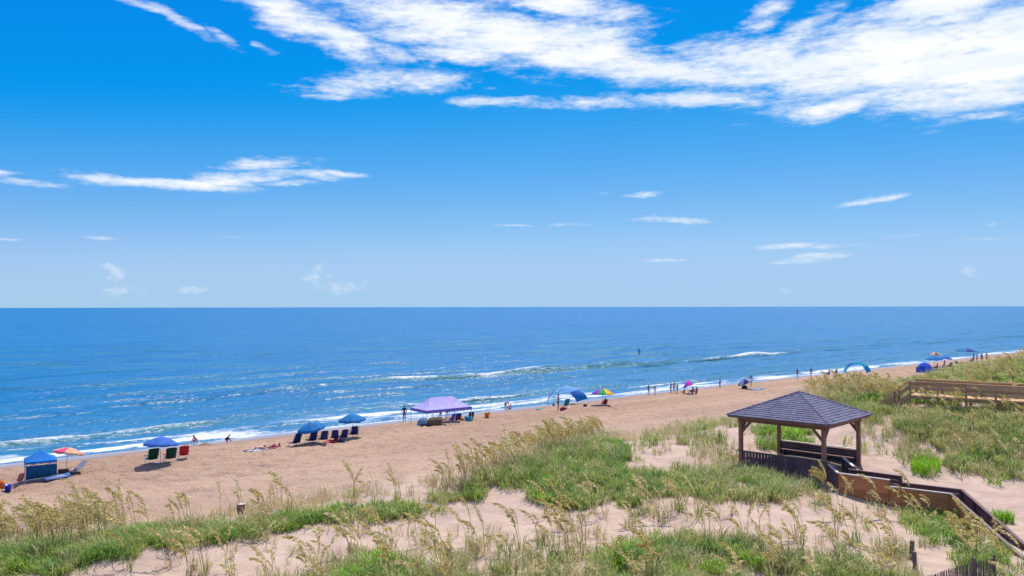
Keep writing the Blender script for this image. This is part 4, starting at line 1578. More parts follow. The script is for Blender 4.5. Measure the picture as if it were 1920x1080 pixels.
F_BLUE = fabric('canvas_blue', (.035, .15, .50))
F_MIDBLUE = fabric('canvas_mid_blue', (.055, .17, .56))
F_TEALBLUE = fabric('canvas_ocean_blue', (.015, .18, .46))
F_NAVY = fabric('canvas_navy', (.02, .035, .17), .12)
F_ROYAL = fabric('canvas_royal', (.03, .10, .60), .25)
F_TENT = fabric('tent_blue', (.02, .20, .62), .35)
F_TENTD = fabric('tent_wall_blue', (.008, .10, .24), .2)
F_LAV = fabric('tent_lavender', (.52, .48, .82), .35)
F_VIOLET = fabric('valance_violet', (.20, .17, .62), .3)
F_LBLUE = fabric('shade_light_blue', (.17, .42, .74), .4)
F_CYAN = fabric('shade_cyan', (.02, .36, .60), .35)
F_TEAL = fabric('canvas_teal', (.01, .28, .33), .2)
F_RED = fabric('canvas_red', (.55, .03, .04), .2)
F_CRIMSON = fabric('canvas_crimson', (.34, .02, .05), .2)
F_DGREEN = fabric('canvas_green', (.015, .09, .05), .15)
F_PINK = fabric('canvas_pink', (.48, .18, .19), .2)
F_WHITE = fabric('canvas_white', (.74, .74, .76), .3)
F_BLACK = fabric('cloth_black', (.02, .02, .03), .05)
F_GREY = fabric('cloth_grey', (.16, .16, .19), .1)
F_ORANGE = fabric('cloth_orange', (.70, .19, .03), .2)
F_YELLOW = fabric('cloth_yellow', (.75, .55, .03), .3)
F_GREEN = fabric('cloth_green', (.03, .40, .08), .3)
F_PURPLE = fabric('cloth_purple', (.30, .05, .55), .3)
F_MAGENTA = fabric('cloth_magenta', (.72, .05, .55), .3)
F_OLIVE = fabric('cloth_olive', (.12, .10, .06), .1)
F_TURQ = fabric('cloth_turquoise', (.03, .38, .46), .2)
F_FLORAL = fabric('canvas_floral', (.74, .40, .30), .35, print_=((.65, .10, .12), (.72, .60, .22)))
F_HOTPINK = fabric('canvas_hot_pink', (.70, .10, .22), .3)
F_STRIPE = fabric('canvas_navy_stripe', (.02, .04, .18), .2, stripe=((.5, .56, .68), 1.6))
F_LIME = fabric('cloth_lime', (.40, .52, .05), .3)
F_STEEL = fabric('cloth_steel_blue', (.18, .27, .46), .2)
METAL = solid('tube_white', (.62, .62, .64), .35)
STEEL = solid('tube_grey', (.30, .30, .33), .35)
P_BLUE = solid('plastic_blue', (.01, .04, .60), .35)
P_ORANGE = solid('plastic_orange', (.70, .22, .06), .4)
P_TURQ = solid('plastic_turquoise', (.01, .33, .42), .4)
P_WHITE = solid('plastic_white', (.72, .72, .74), .4)
P_BROWN = solid('cooler_brown', (.13, .055, .04), .6)
W_CHAIR = wood_mat('wood_chair', (.46, .33, .24), (.58, .44, .34))
SKIN = [solid('skin_tan', (.42, .22, .15), .6, .3), solid('skin_light', (.56, .34, .26), .6, .3), solid('skin_brown', (.20, .10, .065), .6, .3)]
HAIR = [solid('hair_dark', (.03, .02, .015), .6), solid('hair_brown', (.10, .05, .025), .6), solid('hair_blond', (.35, .23, .10), .6)]

SEA = SH                                     # rotation that faces the sea
ALONG_L, ALONG_R = SH + math.pi / 2, SH - math.pi / 2


# ------------------------------------------------------------------ umbrellas
def umbrella(px, py, w_px, rim_px, label, mats, tilt=(0, 0), valance=.13, dome=.42, group=None, mat_pole=METAL):
    """base pixel, canopy width in pixels, pixels from the base up to the rim."""
    g = ground(px, py)
    k = (g - Vector((0, 0, CAM_Z))).length / F
    Rr = w_px * k / 2
    hz = rim_px * k
    o = empty('beach_umbrella', g, R(12))
    tag(o, label, 'umbrella', group)
    MB().tube([(0, 0, -.3), (0, 0, hz * .55)], .022, 7).build('lower_pole', mat_pole, o)
    up = empty('canopy', (0, 0, hz * .55), parent=o)
    up.rotation_euler = (tilt[0], tilt[1], 0)
    up.name = 'canopy'
    H0 = hz * .45
    pole = MB().tube([(0, 0, -.02), (0, 0, H0 + dome * Rr)], .018, 7)
    pole.build('upper_pole', mat_pole, up)
    n = 8
    for i in range(n):
        a0, a1 = 2 * math.pi * i / n, 2 * math.pi * (i + 1) / n
        b = MB()
        grid = []
        for q in range(7):
            rr = Rr * q / 6
            row = []
            for j in range(6):
                f = j / 5
                aa = a0 + (a1 - a0) * f
                sag = 1 - .045 * math.sin(math.pi * f) * (q / 6)
                z = H0 + dome * Rr * math.cos(q / 6 * math.pi / 2 * .96) ** 1.15 - .025 * math.sin(math.pi * f) * q / 6
                row.append((rr * sag * math.cos(aa), rr * sag * math.sin(aa), z))
            grid.append(row)
        if valance:
            for d in (.5, 1.0):
                row = []
                for j in range(6):
                    p_ = Vector(grid[6][j])
                    f = j / 5
                    row.append((p_.x * 1.008, p_.y * 1.008, p_.z - valance * d * (.72 + .28 * math.sin(math.pi * f))))
                grid.append(row)
        b.sheet(grid)
        b.build('canopy_panel', mats[i % len(mats)], up, smooth=True)
        e_ = Vector((Rr * .97 * math.cos(a0), Rr * .97 * math.sin(a0), H0 + .01))
        MB().tube([(0, 0, H0 + dome * Rr * .55), e_ * .45 + Vector((0, 0, (H0 + dome * Rr * .60) * .55)), e_], .006, 4).build('rib', STEEL, up)
    MB().lathe([(.02, H0 + dome * Rr - .01), (.03, H0 + dome * Rr + .03), (.008, H0 + dome * Rr + .09)], 8).build('finial', mats[0], up)
    return o


umbrella(301, 869, 56, 33, 'plain blue beach umbrella above the green and red chairs', [F_MIDBLUE], (R(-3), R(2)))
umbrella(586, 830, 49, 26, 'teal blue umbrella tilted left over the row of navy chairs', [F_TEALBLUE], (R(6), R(-10)))
umbrella(661, 820, 49, 32, 'blue umbrella at the right end of the row of navy chairs', [F_TEALBLUE], (R(3), R(-3)))
umbrella(124, 889, 47, 35, 'pink and orange floral umbrella tilted over the sand by the water', [F_FLORAL, F_FLORAL, F_FLORAL, F_FLORAL, F_FLORAL, F_HOTPINK, F_FLORAL, F_FLORAL], (R(-8), R(10)), dome=.3)
umbrella(1130, 759, 42, 21, 'rainbow striped umbrella over a person sitting in its shade',
         [F_RED, F_ORANGE, F_PURPLE, F_BLUE, F_PURPLE, F_GREEN, F_YELLOW, F_ORANGE], (0, R(2)), dome=.42, valance=.08)
umbrella(1298, 738, 30, 17, 'tilted purple orange and green umbrella among seated people',
         [F_ORANGE, F_RED, F_PURPLE, F_MAGENTA, F_PURPLE, F_MAGENTA, F_TURQ, F_ORANGE], (R(-10), R(-22)), dome=.5, valance=.05)
umbrella(1401, 729, 30, 13, 'navy umbrella with pale stripes tipped low beside a standing person', [F_STRIPE, F_NAVY], (R(-5), R(-28)), dome=.4, valance=.05)
umbrella(1752, 692, 27, 16, 'blue umbrella just right of the blue dome tent', [F_TEALBLUE], (R(2), R(-3)), valance=.08)
umbrella(1753, 688, 20, 20, 'faded orange patterned umbrella behind the blue one', [F_FLORAL, F_OLIVE], (0, R(4)), valance=.05)
umbrella(1773, 691, 20, 16, 'small bright blue umbrella over a person in red', [F_BLUE], (R(2), R(3)), valance=.08)
umbrella(1813, 681, 33, 19, 'wide dark blue umbrella farthest along the beach', [F_TEALBLUE, F_NAVY], (0, R(2)), valance=.06, dome=.3)


# ------------------------------------------------------------------ chairs
def chair(px, py, h_px, label, fab, fab2=None, rz=SEA, kind='sand', frame=METAL, group=None, nudge=(0, 0)):
    g = ground(px, py)
    g = Vector((g.x + nudge[0], g.y + nudge[1], 0))
    g.z = float(hxy(g.x, g.y))
    k = (g - Vector((0, 0, CAM_Z))).length / F
    H = h_px * k
    o = empty('beach_chair', g, rz, H / .92)
    tag(o, label, 'chair', group)
    tall = kind == 'tall'
    w = .29
    recl = .30 if tall else .26
    # backrest slung between two rails
    grid = []
    for i in range(6):
        q = i / 5
        row = []
        for j in range(5):
            f = j / 4 * 2 - 1
            wd = w * (1 - .12 * q) if tall else w * (1.0 + .06 * q)
            row.append((f * wd, -.22 - recl * q - .035 * (1 - f * f), .26 + .66 * q + (.03 * (1 - f * f) if i == 5 else 0)))
        grid.append(row)
    back = MB().sheet(grid, .018).build('backrest', fab, o, smooth=True)
    if tall:
        MB().box((0, -.22 - recl * .80, .80), (.34, .07, .12), Matrix.Rotation(-.4, 3, 'X')).build('headrest', fab, back)
    grid = []
    for i in range(5):
        q = i / 4
        grid.append([(f * w, -.22 + .48 * q, .26 + .06 * q - .04 * (1 - f * f)) for f in (-1, -.5, 0, .5, 1)])
    MB().sheet(grid, .018).build('seat', fab2 or fab, o, smooth=True)
    for s in (-1, 1):
        x = s * (w + .03)
        MB().tube([(x, -.22 - recl * 1.02, .93), (x, -.20, .24), (x, .10, .20)], .014, 6).build('back_rail', frame, o)
        MB().tube([(x, -.24, .25), (x, .28, .33)], .013, 6).build('seat_rail', frame, o)
        MB().box((x, -.06, .50), (.055, .5, .025)).build('armrest', W_CHAIR if tall else (fab2 or fab), o)
        MB().tube([(x + s * .01, .24, .33), (x + s * .01, .14, .50)], .011, 5).build('arm_post', frame, o)
        MB().tube([(x, .28, .33), (x + s * .012, .05, .0), (x + s * .012, -.02, -.03)], .013, 6).build('leg', frame, o)
        MB().tube([(x, .10, .30), (x - s * .012, -.44, .0), (x - s * .012, -.48, -.03)], .013, 6).build('leg', frame, o)
    MB().tube([(-w - .03, -.47, .015), (w + .03, -.47, .015)], .012, 6).build('crossbar', frame, o)
    return o


chair(283, 868, 25, 'dark green folding chair, leftmost under the plain blue umbrella', F_DGREEN, rz=SEA + .1)
chair(318, 866, 25, 'folding chair with green back and dark red seat under the blue umbrella', F_DGREEN, F_CRIMSON, rz=SEA - .05)
chair(344, 861, 22, 'bright red folding chair right of the green and red one', F_RED, rz=SEA - .2)
chair(551, 837, 25, 'navy beach chair standing apart at the left end of the row', F_NAVY, kind='tall', frame=W_CHAIR, rz=SEA + .25)
chair(583, 832, 23, 'navy beach chair right under the tilted teal umbrella', F_NAVY, kind='tall', frame=W_CHAIR)
chair(605, 830, 22, 'navy beach chair just right of the teal umbrella pole', F_NAVY, kind='tall', frame=W_CHAIR, rz=SEA - .15)
chair(627, 826, 20, 'navy beach chair behind the red towel', F_NAVY, kind='tall', frame=W_CHAIR, rz=SEA - .35)
chair(643, 825, 20, 'navy beach chair with a turquoise towel and a sunbather', F_NAVY, kind='tall', frame=W_CHAIR, rz=SEA - .1)
chair(663, 820, 21, 'navy beach chair at the right end of the row under the blue umbrella', F_NAVY, kind='tall', frame=W_CHAIR, rz=SEA - .3)
chair(33, 908, 17, 'pink folding chair at the open side of the blue canopy', F_PINK, rz=SEA + .6)
chair(846, 792, 15, 'blue chair of a person in pink under the lavender canopy', F_ROYAL, rz=SEA + .1)
chair(857, 791, 16, 'purple blue chair under the right half of the lavender canopy', F_NAVY, rz=SEA - .2)
chair(883, 786, 14, 'dark chair behind the turquoise cooler', F_BLACK, rz=SEA - .5)
chair(1059, 765, 17, 'teal folding chair under the striped blue shade', F_TEAL, rz=SEA - .1)
chair(1133, 761, 12, 'dark low chair with a seated person under the rainbow umbrella', F_CRIMSON, rz=SEA - .3)
chair(1598, 709, 10, 'lime green chair under the thin cyan arch', F_LIME, rz=SEA)
chair(1765, 692, 10, 'grey blue chair between the blue umbrellas', F_STEEL, rz=SEA)
chair(1779, 691, 10, 'grey chair at the right edge of the umbrella group', F_GREY, rz=SEA - .3)
chair(1819, 682, 10, 'dark chair under the farthest umbrella', F_NAVY, rz=SEA)
chair(822, 795, 12, 'dark chair behind the olive gear pile under the lavender canopy', F_BLACK, rz=SEA)


# ------------------------------------------------------------------ canopies and shades
def canopy_tent(px, py, sx, sy, eave, peak, ridge, label, roof, val, rz, vh=.28, wall=None, legs=4, corner=(-1, -1)):
    g0 = ground(px, py)
    rot = Matrix.Rotation(rz, 3, 'Z')
    c = g0 - rot @ Vector((corner[0] * sx / 2, corner[1] * sy / 2, 0))
    z = float(hxy(c.x, c.y))
    o = empty('canopy_tent', (c.x, c.y, z), rz)
    tag(o, label, 'canopy')
    hx, hy = sx / 2, sy / 2
    rx = ridge / 2
    E_ = [Vector((-hx, -hy, eave)), Vector((hx, -hy, eave)), Vector((hx, hy, eave)), Vector((-hx, hy, eave))]
    T_ = [Vector((-rx, 0, peak)), Vector((rx, 0, peak))]

    def panel(p0, p1, t1, t0):
        grid = []
        for i in range(6):
            q = i / 5
            row = []
            for j in range(7):
                f = j / 6
                a_ = p0.lerp(p1, f)
                b_ = t0.lerp(t1, f)
                m_ = a_.lerp(b_, q)
                m_.z -= .10 * math.sin(math.pi * q) * (peak - eave) + .02 * math.sin(math.pi * f) * (1 - q)
                row.append(m_)
            grid.append(row)
        MB().sheet(grid).build('roof_panel', roof, o, smooth=True)
    panel(E_[0], E_[1], T_[1], T_[0])
    panel(E_[2], E_[3], T_[0], T_[1])
    panel(E_[1], E_[2], T_[1], T_[1])
    panel(E_[3], E_[0], T_[0], T_[0])
    for i in range(4):
        p0, p1 = E_[i], E_[(i + 1) % 4]
        grid = [[p0.lerp(p1, j / 10) * 1.0 + Vector((0, 0, -vh * q + (.02 * math.sin(j * 2.1) if q else 0))) for j in range(11)] for q in (0, .5, 1)]
        MB().sheet(grid).build('valance', val, o, smooth=True)
    pts = [Vector((x, y, 0)) for x in (-hx + .04, hx - .04) for y in (-hy + .04, hy - .04)]
    if legs == 6:
        pts += [Vector((0, -hy + .04, 0)), Vector((0, hy - .04, 0))]
    for p in pts:
        lift = float(hxy(*(Vector((c.x, c.y)) + (rot @ p).xy))) - z
        lg = MB().box((p.x, p.y, (eave + lift - .05) / 2), (.045, .045, eave - lift + .05)).build('leg', METAL, o)
        MB().box((p.x, p.y, lift + .015), (.12, .12, .03)).build('foot_plate', STEEL, lg)
    b = MB()
    for (p0, p1) in ((E_[0], E_[1]), (E_[1], E_[2]), (E_[2], E_[3]), (E_[3], E_[0])):
        d = Vector((0, 0, -.06))
        d2 = Vector((0, 0, -.32))
        m_ = p0.lerp(p1, .5)
        b.beam(p0 + d, m_ + d2, .02, .02).beam(p0 + d2, m_ + d, .02, .02).beam(m_ + d, p1 + d2, .02, .02).beam(m_ + d2, p1 + d, .02, .02)
    b.build('scissor_frame', STEEL, o)
    if wall:
        grid = []
        for i in range(7):
            q = i / 6
            grid.append([(-hx + sx * j / 8, -hy - .04 - .12 * math.sin(math.pi * q) * math.sin(math.pi * j / 8), (eave - vh - .08) * (1 - q) + .28 * q + .16 * q * j / 8) for j in range(9)])
        w_ = MB().sheet(grid, .01).build('side_wall', wall, o, smooth=True)
        MB().beam((-hx, -hy - .05, .26), (hx, -hy - .05, .42), .03, .05).build('wall_hem', F_WHITE, w_)
        MB().beam((-hx + .02, -hy - .05, .2), (-hx + .02, -hy - .05, eave - vh), .05, .03).build('wall_hem', F_WHITE, w_)
    return o


canopy_tent(47, 906, 1.8, 1.9, 1.42, 1.98, .1, 'blue square canopy with one lowered side wall at the left edge', F_TENT, F_TENT, SH - .12, vh=.16, wall=F_TENTD)
canopy_tent(800, 798, 5.4, 3.2, 1.55, 2.6, 2.6, 'large lavender canopy with violet valance above seated people', F_LAV, F_VIOLET, SH - .06, vh=.30, legs=6)


def arch_shade(pl, pr, peak_px, label, mats, depth, sag, thin=False):
    """fabric stretched from a bent pole: left and right foot pixels and the height of the arch in pixels."""
    a_, b_ = ground(*pl), ground(*pr)
    mid_ = (a_ + b_) / 2
    k = (mid_ - Vector((0, 0, CAM_Z))).length / F
    Hh = peak_px * k
    L = (b_ - a_).length / 2
    ang = math.atan2(b_.y - a_.y, b_.x - a_.x)
    o = empty('arch_shade', mid_, ang)
    tag(o, label, 'sun shade')
    n = 28
    arc = [(-L * math.cos(math.pi * i / n), 0.0, Hh * math.sin(math.pi * i / n) ** .85 + (a_.z - mid_.z) * (1 - i / n) + (b_.z - mid_.z) * i / n) for i in range(n + 1)]
    MB().tube(arc, .02, 6).build('bent_pole', METAL, o)
    ns = len(mats)
    i0, i1 = 2, n - 2
    for s in range(ns):
        s0, s1 = i0 + (i1 - i0) * s / ns, i0 + (i1 - i0) * (s + 1) / ns
        grid = []
        for j in range(7):
            q = j / 6
            row = []
            for f in range(6):
                u_ = s0 + (s1 - s0) * f / 5
                i_ = min(int(u_), n - 1)
                p = Vector(arc[i_]).lerp(Vector(arc[i_ + 1]), u_ - i_)
                nar = 1 - .22 * q
                p = Vector((p.x * nar - .15 * q, p.y + depth * q, p.z - sag * q * q + .06 * math.sin(q * 6 + u_ * .8) * q))
                row.append(p)
            grid.append(row)
        MB().sheet(grid).build('fabric_stripe', mats[s], o, smooth=True)
    return o


arch_shade((1029, 757), (1103, 757), 31, 'striped light and dark blue arched shade fluttering over a teal chair',
           [F_LBLUE, F_BLUE, F_LBLUE, F_LBLUE, F_LBLUE, F_BLUE, F_TEALBLUE], -1.0, .45)
arch_shade((1581, 704), (1634, 704), 23, 'thin cyan arch shade bent over two people on the sand', [F_CYAN, F_TEALBLUE, F_CYAN, F_CYAN, F_TEALBLUE], .5, .45)


def dome_tent(px, py, w_px, h_px, label, mat, name='dome_tent'):
    g = ground(px, py)
    k = (g - Vector((0, 0, CAM_Z))).length / F
    w, h = w_px * k / 2, h_px * k
    o = empty(name, g, SEA + math.pi * .9)
    tag(o, label, 'tent')
    grid = []
    for i in range(9):
        th = math.pi * i / 8
        row = []
        for j in range(9):
            q = j / 8
            prof = math.sin(math.pi * (.14 + .80 * q)) ** .6
            row.append((-w * math.cos(th) * (.55 + .45 * prof), (q - .5) * 1.7 * w, h * math.sin(th) ** .8 * prof - .03))
        grid.append(row)
    MB().sheet(grid).build('shell', mat, o, smooth=True)
    MB().sheet([[(-w * .95, -.85 * w, .02), (w * .95, -.85 * w, .02)], [(-w * .95, .85 * w, .02), (w * .95, .85 * w, .02)]], .01).build('floor_sheet', F_GREY, o)
    for j in (1, 7):
        MB().tube([Vector(grid[i][j]) * 1.01 for i in range(9)], .012, 5).build('hoop', STEEL, o)
    return o


dome_tent(1735, 698, 24, 17, 'royal blue dome tent standing beyond the wooden crossover', F_ROYAL)
dome_tent(793, 797, 20, 15, 'small pale blue pop-up tent at the left foot of the lavender canopy', F_STEEL)

# ------------------------------------------------------------------ bags, coolers, towels, toys
def thing(name, px, py, label, cat, rz=0.0, sink=.01):
    g = ground(px, py)
    o = empty(name, (g.x, g.y, g.z - sink), rz)
    tag(o, label, cat)
    return o


def cooler(px, py, s, label, body, lid, rz=SEA):
    o = thing('cooler', px, py, label, 'cooler', rz)
    MB().box((0, 0, .17 * s), (.62 * s, .38 * s, .34 * s), taper=1.06).build('body', body, o)
    MB().box((0, 0, .375 * s), (.68 * s, .43 * s, .07 * s)).build('lid', lid, o)
    for x in (-1, 1):
        MB().tube([(x * .34 * s, -.12 * s, .27 * s), (x * .37 * s, 0, .30 * s), (x * .34 * s, .12 * s, .27 * s)], .014 * s, 5).build('handle', P_WHITE, o)


cooler(879, 789, 1.15, 'turquoise cooler with dark lid by the right leg of the lavender canopy', P_TURQ, P_TURQ)
cooler(119, 891, .95, 'brown square cooler between the raft and the striped recliner', P_BROWN, P_BROWN, .4)


def bag(name, px, py, w, h, d, label, mat, rz=0.3, cat='bag'):
    o = thing(name, px, py, label, cat, rz)
    b = MB()
    prof = [(0, 0), (.9, 0), (1.0, .25), (.95, .6), (.7, .88), (.3, 1.0)]
    n = 12
    vs, fs = [], []
    for (r_, z_) in prof:
        for k in range(n):
            a_ = 2 * math.pi * k / n
            sq = 1 / max(abs(math.cos(a_)), abs(math.sin(a_))) ** .6
            vs.append((w / 2 * r_ * math.cos(a_) * sq, d / 2 * r_ * math.sin(a_) * sq, h * z_ * (1 + .06 * math.sin(3 * a_))))
    for i in range(len(prof) - 1):
        for k in range(n):
            q0, q1 = i * n + k, i * n + (k + 1) % n
            fs.append((q0, q1, q1 + n, q0 + n))
    fs.append(tuple((len(prof) - 1) * n + k for k in range(n)))
    b.add(vs, fs)
    b.build('body', mat, o, smooth=True)
    for y in (-1, 1):
        MB().tube([(-w * .25, y * d * .2, h * .85), (-w * .12, y * d * .22, h * 1.25), (w * .12, y * d * .22, h * 1.25), (w * .25, y * d * .2, h * .85)], .012, 5).build('strap', mat, o)
    return o


bag('beach_bag', 3, 917, .5, .5, .35, 'orange beach bag cut by the left edge of the picture', F_ORANGE)
bag('beach_bag', 638, 829, .55, .22, .35, 'navy bag lying beside the red towel', F_NAVY)
bag('beach_bag', 866, 789, .5, .3, .35, 'small orange bag under the lavender canopy', F_ORANGE)
bag('beach_bag', 1056, 769, .75, .32, .45, 'red and navy bag in front of the teal chair', F_CRIMSON)
bag('beach_bag', 1097, 762, .45, .22, .3, 'small dark bag at the right foot of the striped shade', F_BLACK)
bag('beach_bag', 1396, 729, .8, .42, .5, 'green bag under the tipped navy umbrella', F_DGREEN)
bag('beach_bag', 1720, 692, .6, .5, .4, 'lime yellow bag at the left side of the blue dome tent', F_LIME)
bag('beach_bag', 1793, 681, .7, .5, .5, 'dark round bag left of the farthest umbrella', F_GREY)
bag('gear_pile', 817, 798, 1.9, .8, .9, 'olive covered gear pile in front of the lavender canopy', F_OLIVE, SH, 'gear')
bag('beach_bag', 1805, 682, 1.0, .35, .6, 'dark red bag under the farthest umbrella', F_CRIMSON)


def bucket(px, py, s, label, mat):
    o = thing('bucket', px, py, label, 'bucket', .3)
    MB().lathe([(0.0, .0), (.12 * s, 0), (.165 * s, .30 * s), (.175 * s, .31 * s), (.155 * s, .31 * s), (.115 * s, .03 * s), (0, .03 * s)], 14, cap=False).build('pail', mat, o, smooth=True)
    MB().tube([(-.17 * s, 0, .29 * s), (-.11 * s, -.1 * s, .40 * s), (.11 * s, -.1 * s, .40 * s), (.17 * s, 0, .29 * s)], .008 * s, 5).build('handle', P_WHITE, o)
    return o


bucket(15, 922, 1.25, 'bright blue toy bucket in the shadow left of the blue canopy', P_BLUE)
bucket(913, 784, 1.7, 'orange bucket beside the upright fishing rod', P_ORANGE)


def towel(px, py, L, w, label, mat, rz):
    g = ground(px, py)
    o = empty('beach_towel', (g.x, g.y, g.z), rz)
    tag(o, label, 'towel')
    rot = Matrix.Rotation(rz, 3, 'Z')
    grid = []
    for i in range(9):
        row = []
        for j in range(5):
            l_ = Vector((-w / 2 + w * j / 4, -L / 2 + L * i / 8, 0))
            q = rot @ l_
            row.append((l_.x + .02 * math.sin(i * 1.7), l_.y, float(hxy(g.x + q.x, g.y + q.y)) - g.z + .045 + .012 * math.sin(i * 2.3 + j)))
        grid.append(row)
    MB().sheet(grid, .014).build('cloth', mat, o, smooth=True)
    MB().tube([grid[0][j] for j in range(5)], .012, 4).build('fringe', F_WHITE, o)
    MB().tube([grid[8][j] for j in range(5)], .012, 4).build('fringe', F_WHITE, o)
    return o


towel(621, 829, 1.5, .9, 'crumpled red towel in front of the navy chairs', F_RED, ALONG_L)
towel(480, 844, 1.8, .8, 'white towel under the left sunbather lying on the open sand', F_WHITE, ALONG_L)
towel(508, 841, 1.8, .8, 'pink towel under the right sunbather lying on the open sand', F_PINK, ALONG_L)
towel(1420, 730, 2.6, 1.3, 'steel blue towel spread right of the tipped navy umbrella', F_STEEL, ALONG_R)
towel(1590, 711, 2.4, 1.2, 'dark towel under the thin cyan arch', F_GREY, ALONG_R)
towel(1750, 698, 2.2, 1.1, 'pale blue sheet spread right of the dome tent', F_LBLUE, ALONG_R)

g = ground(103, 899)
raft = empty('inflatable_raft', (g.x, g.y, g.z + .10), SH - R(75))
tag(raft, 'grey blue inflatable raft lying right of the blue canopy', 'raft')
for k in range(5):
    MB().tube([(-.32 + .16 * k, -.72, 0), (-.32 + .16 * k, -.66, .02), (-.32 + .16 * k, .66, .02), (-.32 + .16 * k, .72, 0)], [.05, .085, .085, .05], 8).build('air_tube', F_STEEL, raft, smooth=True)
MB().tube([(-.34, .80, .05), (0, .84, .08), (.34, .80, .05)], [.07, .11, .07], 8).build('pillow', F_LBLUE, raft, smooth=True)

g = ground(141, 890)
rec = empty('beach_recliner', g, SH - R(70), .95)
tag(rec, 'low navy recliner with pale stripes tilted up right of the brown cooler', 'recliner')
MB().sheet([[(-.3, -.55, .22), (.3, -.55, .22)], [(-.3, .0, .16), (.3, .0, .16)], [(-.3, .35, .42), (.3, .35, .42)], [(-.3, .80, .80), (.3, .80, .80)]], .02).build('sling', F_STRIPE, rec)
for s in (-1, 1):
    MB().tube([(s * .32, -.58, .22), (s * .32, 0, .16), (s * .32, .35, .42), (s * .32, .83, .82)], .016, 6).build('side_rail', STEEL, rec)
    MB().tube([(s * .32, -.3, .2), (s * .33, -.45, -.03)], .014, 5).build('leg', STEEL, rec)
    MB().tube([(s * .32, .3, .38), (s * .33, .42, -.03)], .014, 5).build('leg', STEEL, rec)
    MB().tube([(s * .32, -.2, .19), (s * .36, -.1, .4), (s * .36, .32, .42)], .014, 5).build('armrest', STEEL, rec)

g = ground(919, 784)
rod = empty('fishing_rod', g, .3)
tag(rod, 'tall fishing rod standing in a tube at the water edge', 'fishing rod')
MB().tube([(0, 0, -.3), (0, 0, .75)], .03, 7).build('sand_spike', P_WHITE, rod)
MB().tube([(0, 0, .3), (0, 0, 1.3), (.02, .05, 2.4), (.06, .14, 3.4)], [.016, .014, .009, .004], 5).build('blank', F_BLACK, rod)
MB().tube([(-.06, 0, 1.0), (.06, 0, 1.0)], .05, 8).build('reel', STEEL, rod)
g = ground(1011, 768)
bb = empty('bodyboard', (g.x, g.y, g.z + .05), ALONG_L + .2)
tag(bb, 'dark bodyboard lying flat on the sand left of the striped shade', 'bodyboard')
MB().sheet([[(-.20, -.55, .0), (.20, -.55, .0)], [(-.28, -.3, .0), (.28, -.3, .0)], [(-.28, .3, .01), (.28, .3, .01)], [(-.2, .55, .05), (.2, .55, .05)]], .06).build('deck', F_TEAL, bb)
MB().tube([(-.2, -.5, .03), (.1, -.7, .0), (.35, -.45, .0)], .01, 4).build('leash', F_BLACK, bb)
g = ground(1038, 761)
bl = empty('beach_ball', (g.x, g.y, g.z + .16))
tag(bl, 'small dark ball on the sand left of the striped shade', 'ball')
MB().ball((0, 0, 0), .17, 12, 8).build('shell', F_GREY, bl, smooth=True)
MB().lathe([(.03, .165), (.03, .175)], 8).build('valve', P_WHITE, bl)
for (px, py, lab) in ((1761, 706, 'thin dark stake on the beach left of the crossover rail'), (1787, 704, 'thin dark stake standing in the sand above the crossover rail')):
    g = ground(px, py)
    o = empty('marker_stake', (g.x, g.y, g.z), .2)
    tag(o, lab, 'stake')
    MB().tube([(0, 0, -.2), (.01, 0, .6), (.03, 0, 1.05)], .03, 6).build('shaft', W_DARK, o)
    MB().box((.03, 0, 1.0), (.10, .03, .12)).build('tag_plate', W_GREY, o)
for (px, py, w_, lab) in ((385, 834, 1.1, 'low heap of damp sand beside the children at the water'), (350, 834, .7, 'small heap of dug sand left of the children at the water')):
    g = ground(px, py)
    o = empty('sand_heap', (g.x, g.y, g.z - .03))
    tag(o, lab, 'sand heap')
    r = random.Random(px)
    prof = [(1.0, 0), (.8, .10), (.5, .24), (.22, .33), (.02, .35)]
    b = MB().lathe([(w_ / 2 * a_, w_ * z_ * .6) for (a_, z_) in prof], 14)
    b.v = [(x * r.uniform(.85, 1.15), y * r.uniform(.85, 1.15), z * r.uniform(.8, 1.1)) for (x, y, z) in b.v]
    b.build('mound', solid('damp_sand', (.23, .145, .10), .9, .1), o, smooth=True)

# ------------------------------------------------------------------ people
POSES = {}


def mir(d):
    """joints given for the left side are mirrored where the right side is not given."""
    out_ = dict(d)
    for k, v_ in d.items():
        if k.endswith('L') and k[:-1] + 'R' not in d:
            out_[k[:-1] + 'R'] = (-v_[0], v_[1], v_[2])
    return out_


POSES['stand'] = mir(dict(pelvis=(0, 0, .93), spine=(0, .0, 1.12), chest=(0, .01, 1.32), neck=(0, 0, 1.47), head=(0, .02, 1.58), crown=(0, .0, 1.67),
                          shL=(-.165, 0, 1.40), elL=(-.25, -.03, 1.14), wrL=(-.25, .06, .90), hipL=(-.09, 0, .88), knL=(-.11, .03, .49), anL=(-.11, -.03, .09), toeL=(-.13, .12, .035)))
POSES['akimbo'] = mir(dict(POSES['stand'], elL=(-.38, -.08, 1.18), wrL=(-.2, .06, 1.0), elR=(.25, -.02, 1.13), wrR=(.26, .07, .9)))
POSES['walk'] = mir(dict(pelvis=(0, 0, .91), spine=(0, .01, 1.10), chest=(0, .03, 1.30), neck=(0, .03, 1.45), head=(0, .06, 1.56), crown=(0, .04, 1.65),
                         shL=(-.165, .02, 1.38), elL=(-.23, -.12, 1.14), wrL=(-.22, -.10, .90), shR=(.165, .02, 1.38), elR=(.23, .10, 1.13), wrR=(.22, .26, .95),
                         hipL=(-.09, .02, .87), knL=(-.10, .22, .50), anL=(-.10, .30, .10), toeL=(-.11, .45, .05),
                         hipR=(.09, 0, .87), knR=(.10, -.02, .48), anR=(.10, -.33, .15), toeR=(.11, -.24, .03)))
